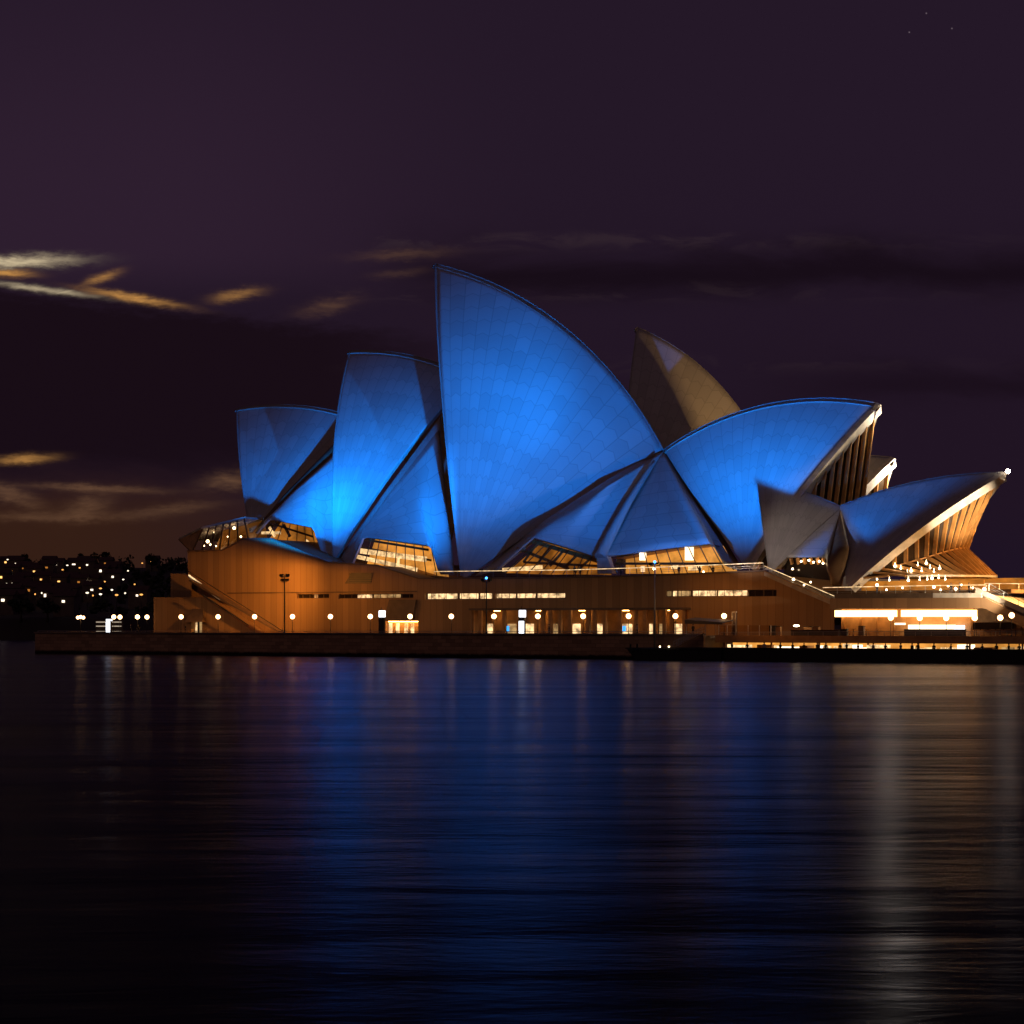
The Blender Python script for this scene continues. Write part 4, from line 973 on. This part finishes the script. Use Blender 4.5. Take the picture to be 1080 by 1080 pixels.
# small terrace lights on the podium edge
for k, (x, y) in enumerate(((837, 611), (848, 617), (855, 614), (690, 600), (742, 603), (760, 605), (925, 617), (935, 622), (952, 620), (985, 619), (992, 622), (1000, 618), (1008, 621), (1014, 617), (1026, 620), (1038, 621))):
    p = M.pt(x, y, 9.6); hgt = .5
    o = thing('terrace_light', 'small warm light standing on the upper terrace edge, %s from the left' % sorted([837, 848, 855, 690, 742, 760, 925, 935, 952, 985, 992, 1000, 1008, 1014, 1026, 1038]).index(x).__class__(0).__add__(0).__class__.__name__ if False else
              'small warm light on the upper terrace edge, %s from the left' % ORD[sorted([837, 848, 855, 690, 742, 760, 925, 935, 952, 985, 992, 1000, 1008, 1014, 1026, 1038]).index(x)], 'terrace light', p - np.array([0, 0, hgt]), 'small lights on the upper terraces')
    mb = MB(); mb.ball(p, .14 + .08 * (k % 3 == 0), 8); obj('bulb', mb, 'bulb_s', o)
    mb = MB(); mb.tube([p - np.array([0, 0, hgt]), p - np.array([0, 0, .12])], .035, 6); obj('stem', mb, 'iron', o)

# ------------------------------------------------------------------ far shore
def hill_z(X, Y):
    s_ = np.clip((Y - 304) / 14, 0, 1); py = 1 + np.maximum(Y - 320, 0) / 7
    z = 5.6 + py * (300 + Y) / F
    z = np.where(Y > 700, 5.6 + (1 + 380 / 7) * (300 + Y) / F, z)
    ed = np.clip((260 - X) / 300, 0, 1); ed = ed * ed * (3 - 2 * ed)
    return (z * s_ - 2 * (1 - s_)) * ed - 2 * (1 - ed) + 1.2 * np.sin(X * .021 + Y * .013) * s_ * ed
gx, gy = np.linspace(-900, 420, 110), np.concatenate([np.linspace(300, 330, 8), np.linspace(340, 1100, 60)])
mb = MB(); mb.grid([[(x, y, float(hill_z(x, y))) for y in gy] for x in gx]); kind(obj('hill', mb, 'soil'), 'structure')
houses = [(5.8, 594, .9, 'w'), (14, 598, .6, 'o'), (17, 603, 1.6, 'c'), (51, 601, 4.4, 'w'), (59, 603.6, 1, 'c'), (78, 603, 4.2, 'c'), (88, 600.6, 2, 'o'), (92, 603.4, .8, 'c'),
          (111, 602, 2.5, 'w'), (119, 607, 1.6, 'w'), (106, 611, 1.3, 'c'), (114, 610.5, 1.6, 'w'), (119, 618, 1.2, 'c'), (32, 610.5, 5, 'w'), (36, 614, 2.2, 'w'), (49, 607.5, 3, 'o'),
          (12, 613, 2, 'o'), (24, 609, 2.4, 'o'), (1, 622.5, 1.8, 'w'), (24, 625.5, 2.4, 'w'), (14, 630, 3, 'c'), (43.5, 624, 2.8, 'w'), (62, 626, 2, 'w'), (72, 623.4, 1.4, 'w'), (83, 626.4, 1, 'w'),
          (95, 626, 4, 'c'), (21.7, 635, 2.4, 'c'), (10.5, 643, 2.2, 'o'), (43, 642, 3.5, 'w'), (58, 641, 4.5, 'w'), (72, 642.5, 3.6, 'o'), (14, 651, 3, 'c'), (3, 652, 3.0, 'c'), (48, 647, 2, 'c'),
          (62, 649.6, 2.4, 'w'), (67, 654, 2.4, 'c'), (160, 597.2, 1, 'w'), (97, 637.5, .7, 'c'), (145, 645, .9, 'c'), (30, 640, 1.2, 'o')]
HP = []
rowname = lambda y: 'top' if y < 606 else 'upper' if y < 620 else 'middle' if y < 638 else 'lowest'
order = {}
for h_ in sorted(houses): order.setdefault(rowname(h_[1]), []).append(h_)
for h_ in houses:
    x, y, w, c_ = h_; Y = 320 + (655 - y) * 7; X = (x - 540) / F * (Y + 300); k = (Y + 300) / F; z = float(hill_z(X, Y))
    HP.append((X, Y, z)); wd = max(6.5, w * k + 3.5); r = rowname(y); n_ = order[r].index(h_)
    loc = (X, Y, z); o = thing('house', "dark house with %s window in the far hill's %s row, %s from left" % ({'w': 'a warm lit', 'c': 'a white lit', 'o': 'a dim orange'}[c_], r, ORD[n_]), 'house', loc, 'houses on the far hill')
    c0 = np.array(loc); q = lambda a, b, c: c0 + np.array([a, b, c])
    mb = MB(); mb.hexa([q(a, b, c) for c in (-3, 6.4) for a, b in ((-wd / 2, 0), (wd / 2, 0), (wd / 2, 7), (-wd / 2, 7))]); obj('wall', mb, 'wall_d', o)
    mb = MB(); e = .4; mb.prism([q(-wd / 2 - e, -.4, 6.41), q(-wd / 2 - e, 7.4, 6.41), q(-wd / 2 - e, 3.5, 8.2)], (wd + 2 * e, 0, 0)); obj('roof', mb, 'roof_d', o)
    ww = max(1.0, w * k * .9); x0 = -ww / 2
    while x0 < ww / 2 - .2:                                            # a few windows of uneven width, some rooms dark
        ws = min(random.uniform(.6, 1.7), ww / 2 - x0); dzw = random.choice([-1.6, 0, 0, .1]) if w > 2 else 0; hh = random.uniform(.55, 1.05)
        mb = MB(); mb.hexa([q(a, b, c) for c in (4.4 + dzw, 4.4 + dzw + hh) for a, b in ((x0, -.12), (x0 + ws, -.12), (x0 + ws, -.005), (x0, -.005))])
        obj('window', mb, {'w': random.choice(['wwin', 'wwin', 'owin']), 'c': 'cwin', 'o': 'owin'}[c_], o); x0 += ws + random.uniform(.15, .9)
def crown(mb, c, r, n, sq=.8, leaf=.8):
    c = np.array(c, float); lumps = [c + rng.normal(0, .42, 3) * r * np.array([1, 1, sq]) for _ in range(7)]
    for _ in range(n):
        d = rng.normal(0, 1, 3); d /= np.linalg.norm(d); p = lumps[rng.integers(7)] + d * r * .5 * rng.uniform(.6, 1) * np.array([1, 1, sq])
        a = rng.normal(0, 1, 3); a /= np.linalg.norm(a); b = np.cross(a, rng.normal(0, 1, 3)); b /= np.linalg.norm(b); s_ = leaf * rng.uniform(.5, 1.1)
        mb.face([p + a * s_, p + b * s_ * .6, p - a * s_, p - b * s_ * .6])
mb = MB(); cnt = 0
while cnt < 420:
    Y = rng.uniform(322, 730) if cnt < 330 else rng.uniform(690, 745); x = rng.uniform(-40, 330); X = (x - 540) / F * (Y + 300); r = rng.uniform(1.3, 2.5) if Y < 690 else rng.uniform(2.2, 4.4)
    if any(abs(X - a) < 3.5 + r and -48 < Y - b < 9 for a, b, c in HP): cnt += .05; continue     # gardens in front of the houses stay open
    z = float(hill_z(X, Y)); crown(mb, (X, Y, z + r * .8), r, 46, .8, 1.2); cnt += 1
kind(obj('woodland', mb, 'leaf'), 'stuff')
trees = [(22, 655, 9, 'rounded dark tree on the far shore, leftmost above the seawall end'), (50, 656, 8, 'broad dark tree on the far shore just left of the lamp-lit quay'), (63, 648, 5, 'small dark tree on the far shore behind the broad one'),
         (85, 601, 8, 'tall pointed tree breaking the far ridge line'), (106, 601, 10, 'wide domed tree on the far ridge above the north promenade'), (160, 601, 9, 'domed tree on the far ridge close to the podium end'), (22, 600, 9, 'spreading tree on the far ridge at the left edge')]
for x, y, hgt, lab in trees:
    Y = 320 + (655 - y) * 7 - (10 if y > 640 else -14); Y = max(Y, 316); X = (x - 540) / F * (Y + 300); z = float(hill_z(X, Y)); o = thing('tree', lab, 'tree', (X, Y, z)); b0 = np.array((X, Y, z))
    mb = MB(); mb.tube([b0 - np.array([0, 0, .5]), b0 + np.array([.1, 0, hgt * .35]), b0 + np.array([.2, .1, hgt * .7])], [.4, .28, .12], 8)
    for k in range(4):
        a = k * 1.6; mb.tube([b0 + np.array([.1, 0, hgt * .32]), b0 + np.array([math.cos(a) * hgt * .25, math.sin(a) * hgt * .25, hgt * .62])], [.16, .05], 6)
    obj('trunk', mb, 'bark', o)
    mb = MB(); crown(mb, b0 + np.array([0, 0, hgt * .62]), hgt * (.42 if 'pointed' not in lab else .25), 320, .75 if 'pointed' not in lab else 1.7, .9); obj('crown', mb, 'leaf', o)
# tiny street lights on the far hill and a denser cluster along its waterline
FL = [(8, 600, 'w'), (21, 606, 'o'), (40, 604, 'w'), (47, 611, 'o'), (66, 612, 'o'), (71, 606, 'w'), (84, 609, 'o'), (100, 606, 'w'), (127, 604, 'o'), (135, 612, 'w'), (150, 603, 'o'),
      (5, 617, 'o'), (18, 620, 'w'), (33, 619, 'w'), (52, 617, 'o'), (57, 622, 'o'), (77, 620, 'w'), (88, 618, 'o'), (104, 620, 'w'), (110, 628, 'o'), (130, 624, 'w'), (142, 631, 'o'),
      (7, 634, 'w'), (18, 638, 'o'), (35, 633, 'o'), (39, 638, 'w'), (50, 635, 'w'), (66, 634, 'o'), (79, 636, 'o'), (90, 633, 'w'), (106, 639, 'o'), (118, 641, 'w'), (138, 640, 'o'), (152, 638, 'w'),
      (4, 646, 'o'), (12, 648, 'w'), (28, 645, 'o'), (37, 648, 'o'), (44, 646.5, 'w'), (54, 645, 'o'), (59, 647.5, 'w'), (64, 646, 'o'), (70, 648, 'w'), (75, 645.5, 'o'), (81, 649, 'o'), (92, 646, 'w'), (98, 650, 'o'), (106, 648, 'w'), (123, 649, 'o'), (132, 646, 'w'), (149, 648, 'o')]
fo = {}
for f_ in sorted(FL): fo.setdefault((rowname(f_[1]), f_[2]), []).append(f_)
FP = {}
for x, y, c_ in FL:
    Y = 318 + (655 - y) * 7 - 6; X = (x - 540) / F * (Y + 300); z = float(hill_z(X, Y)); n_ = fo[(rowname(y), c_)].index((x, y, c_))
    lab = "tiny %s street light in the far hill's %s row, %s from left" % ('white' if c_ == 'w' else 'orange', rowname(y), ORD[n_])
    if c_ in FP: copy_tree(FP[c_], (X, Y, z), lab).scale = (random.uniform(.55, 1.35),) * 2 + (1,)
    else:
        o = thing('street_light', lab, 'street light', (X, Y, z), 'street lights on the far hill'); b0 = np.array((X, Y, z)); FP[c_] = o
        mb = MB(); mb.tube([b0 - np.array([0, 0, .5]), b0 + np.array([0, 0, 5.6])], .09, 5); obj('pole', mb, 'iron', o)
        mb = MB(); mb.ball(b0 + np.array([0, 0, 5.9]), .36, 8, sq=(1.3, 1, .8)); obj('lamp', mb, 'fwhite' if c_ == 'w' else 'forange', o)
# small ferry lying beyond the north promenade
fy = thing('ferry', 'small ferry with dim orange rows of windows moored behind the north promenade', 'ferry', M.G(M.U(104, 62), 62, 0)); uf0, uf1 = M.U(97, 62), M.U(134, 62)
mb = MB(); mb.prism([M.G(uf0 + 1, 62, -.3), M.G(uf1 - 2, 62, -.3), M.G(uf1 + 1, 62, 2.6), M.G(uf0 - .3, 62, 2.6)], M.v * 5); obj('hull', mb, 'louvre', fy)
mb = MB(); mb.box(M, uf0 + .6, uf1 - 1.5, 62.5, 66.5, 2.61, 6.0); obj('cabin', mb, 'wall_d', fy)
for z in (3.5, 4.6, 5.5):
    mb = MB(); mb.box(M, uf0 + .8, uf1 - 2, 62.4, 62.49, z, z + .17); obj('window', mb, 'ferrywin', fy)

# ------------------------------------------------------------------ lamps of the place, and fill beams added to brighten parts
def look(o, tgt):
    from mathutils import Vector
    o.rotation_euler = (Vector(tuple(tgt)) - o.location).to_track_quat('-Z', 'Y').to_euler()
def spot(name, loc, tgt, power, colr, angle, blend=1.0, radius=.25, doors=(), either=()):
    """doors: ((point, point, softness), ...) barn doors; light passes above the line from the first to the second point (left to right)"""
    l = bpy.data.lights.new(name, 'SPOT'); l.energy = power; l.color = colr; l.spot_size = R(angle); l.spot_blend = blend; l.shadow_soft_size = radius
    o = bpy.data.objects.new(name, l); COL.objects.link(o); o.location = tuple(map(float, loc)); look(o, tgt)
    if doors:
        l.use_nodes = True; t = l.node_tree; em = t.nodes['Emission']; tc = t.nodes.new('ShaderNodeTexCoord')
        x, y, z = sep(t, tc.outputs['Normal']); sx, sy = x / z * -1.0, y / z * -1.0
        Rm = np.array(o.rotation_euler.to_matrix()); k = None
        def gate(a, b, sf):
            pa, pb = [Rm.T @ (np.array(p) - np.array(loc)) for p in (a, b)]
            ax, ay, bx_, by = pa[0] / -pa[2], pa[1] / -pa[2], pb[0] / -pb[2], pb[1] / -pb[2]
            n_ = math.hypot(bx_ - ax, by - ay); nx, ny = -(by - ay) / n_, (bx_ - ax) / n_
            return ((sx - ax) * nx + (sy - ay) * ny).step(-sf / 2, sf / 2)
        for d_ in doors: g = gate(*d_); k = g if k is None else k * g
        if either: k = k * gate(*either[0]).max(gate(*either[1]))
        t.links.new(k.s, em.inputs['Strength'])
    return o
def point(name, loc, power, colr, radius=.3):
    l = bpy.data.lights.new(name, 'POINT'); l.energy = power; l.color = colr; l.shadow_soft_size = radius
    o = bpy.data.objects.new(name, l); COL.objects.link(o); o.location = tuple(map(float, loc)); return o
BL = (.0, .205, 1.0)
hd = M.v * .6 + np.array([0, 0, .5])
pd = lambda x, y, v=14: M.pt(x, y, v)
crest = (M.pt(257, 564, 8), M.pt(347, 589.5, 8), .07)
crest2 = (M.pt(347, 590, 8), M.pt(443, 607, 8), .07)
spot('blue_floodlight', m1 + hd, pd(300, 455, 30), 170000, BL, 75, doors=((pd(255, 540, 18), pd(350, 565, 16), .5), crest, (pd(345, 458, 30), pd(255, 486, 26), .26)))
spot('blue_floodlight', m1 + hd, pd(395, 440, 26), 75000, BL, 66, doors=((pd(347, 560, 15), pd(443, 570, 15), .5), crest2, (pd(455, 404, 30), pd(350, 400, 26), .2)))
spot('blue_floodlight', m2 + hd, pd(400, 430, 26), 200000, BL, 74, doors=((A3.Fo - M.u * 2.2, A3.T - M.u * 1.2, .09), (pd(350, 565), pd(470, 575), .4), (pd(455, 402, 30), pd(350, 400, 26), .18)))
spot('blue_floodlight', m2 + hd, pd(485, 320, 30), 150000, BL, 80, doors=((pd(470, 500), pd(640, 470), 1.2),))
spot('blue_floodlight', m3 + hd, pd(500, 350, 30), 310000, BL, 88, doors=((pd(470, 520), pd(640, 500), 1.0),))
spot('blue_floodlight', m3 + hd, pd(478, 300, 33), 200000, BL, 30)
spot('blue_floodlight', m3 + hd, pd(690, 535, 18), 26000, BL, 75, doors=((pd(560, 588, 12), pd(790, 590, 13), .35), (pd(776, 597, 17), pd(697, 470, 34), .16)))
rnf, rnt, rnr = RN.Fo - RF.u * .3, RN.T - RF.u * .3 + np.array([0, 0, .3]), RN.R + np.array([0, 0, .3])
spot('blue_floodlight', m3 + hd, pd(820, 440, 28), 190000, BL, 80, doors=((pd(640, 565), pd(800, 560), .6), (pd(697, 470, 34), pd(776, 597, 17), .16), (A4.Fo - M.u * 1.4, A4.T - M.u * .6, .02)), either=((rnf, rnt, .03), (rnt, rnr, .03)))
spot('blue_floodlight', m3 + hd, RF.pt(960, 520, 10), 62000, BL, 60, doors=((RF.pt(885, 590, 3), RF.pt(1010, 508, 11), .12), (RN.T, RN.R + (RN.R - RN.T), .03)))
spot('blue_floodlight', m3 + hd, RF.pt(862, 572, 3), 26000, BL, 14)
WO = (1, .38, .06)
lowd = ((M.pt(310, 590, 8), M.pt(170, 568, 8), .3),)
spot('podium_floodlight', m1 + M.v * 1.0, M.pt(205, 630, 8), 14000, WO, 150, 1, doors=lowd)
spot('podium_floodlight', m1 + M.v * 1.0 + M.u * .5, M.pt(400, 640, 8), 2800, WO, 150, 1, doors=((M.pt(500, 608, 8), M.pt(340, 596, 8), .3),))
spot('podium_floodlight', m3 + M.v * 1.0, M.pt(830, 660, 8), 2500, WO, 130, 1, doors=((M.pt(1000, 612, 8), M.pt(700, 600, 8), .4),))  # fill beam added on the pale mast to warm the right podium wall
spot('terrace_fill', m3 - M.v * .6, M.pt(900, 674, -5.5), 9000, WO, 50, 1, doors=((M.pt(1060, 655, 0), M.pt(760, 650, 0), .1),))  # added beam without a lamp of its own; brightens the terrace parapet
spot('restaurant_fill', m3 + hd, RF.pt(845, 560, 6), 9000, (1, .80, .72), 40, 1, doors=((RN.R, RN.T, .05),))  # made-up fill that lifts the restaurant's north shell out of the dark
WA = (1, .50, .15); WB = (1, .80, .56)
spot('mouth_floodlight', RF.G(33, 6, zfl + .5), RF.G(12, 9, 9), 19000, WA, 90, .8)
spot('rim_floodlight', RF.G(30, -3, zfl + 1), RF.G(9, 1, 7), 15000, WB, 70, .8)
spot('mouth_floodlight', M.G(40, 24, 18), A4.T + np.array([0, 0, -12]), 130000, (1, .55, .19), 70, 1)
point('rim_light', A4.T + M.u * 2.2 + np.array([0, 0, -3.5]), 1100, (1, .86, .66), .2)
spot('rim_floodlight', M.G(48, 8, 16.5), A4.T + np.array([-4.0, 2, -7]), 42000, WB, 42, .8, doors=((A4.T + np.array([0, 0, .4]), A4.R, .02),))
point('rim_light', T4.T + M.u * 2.4 + np.array([0, 0, -3.4]), 6500, (1, .88, .7), .2)
point('steps_fill', M.pt(1062, 624, 12), 350, WB)  # unseen point lamp added to brighten the wide steps
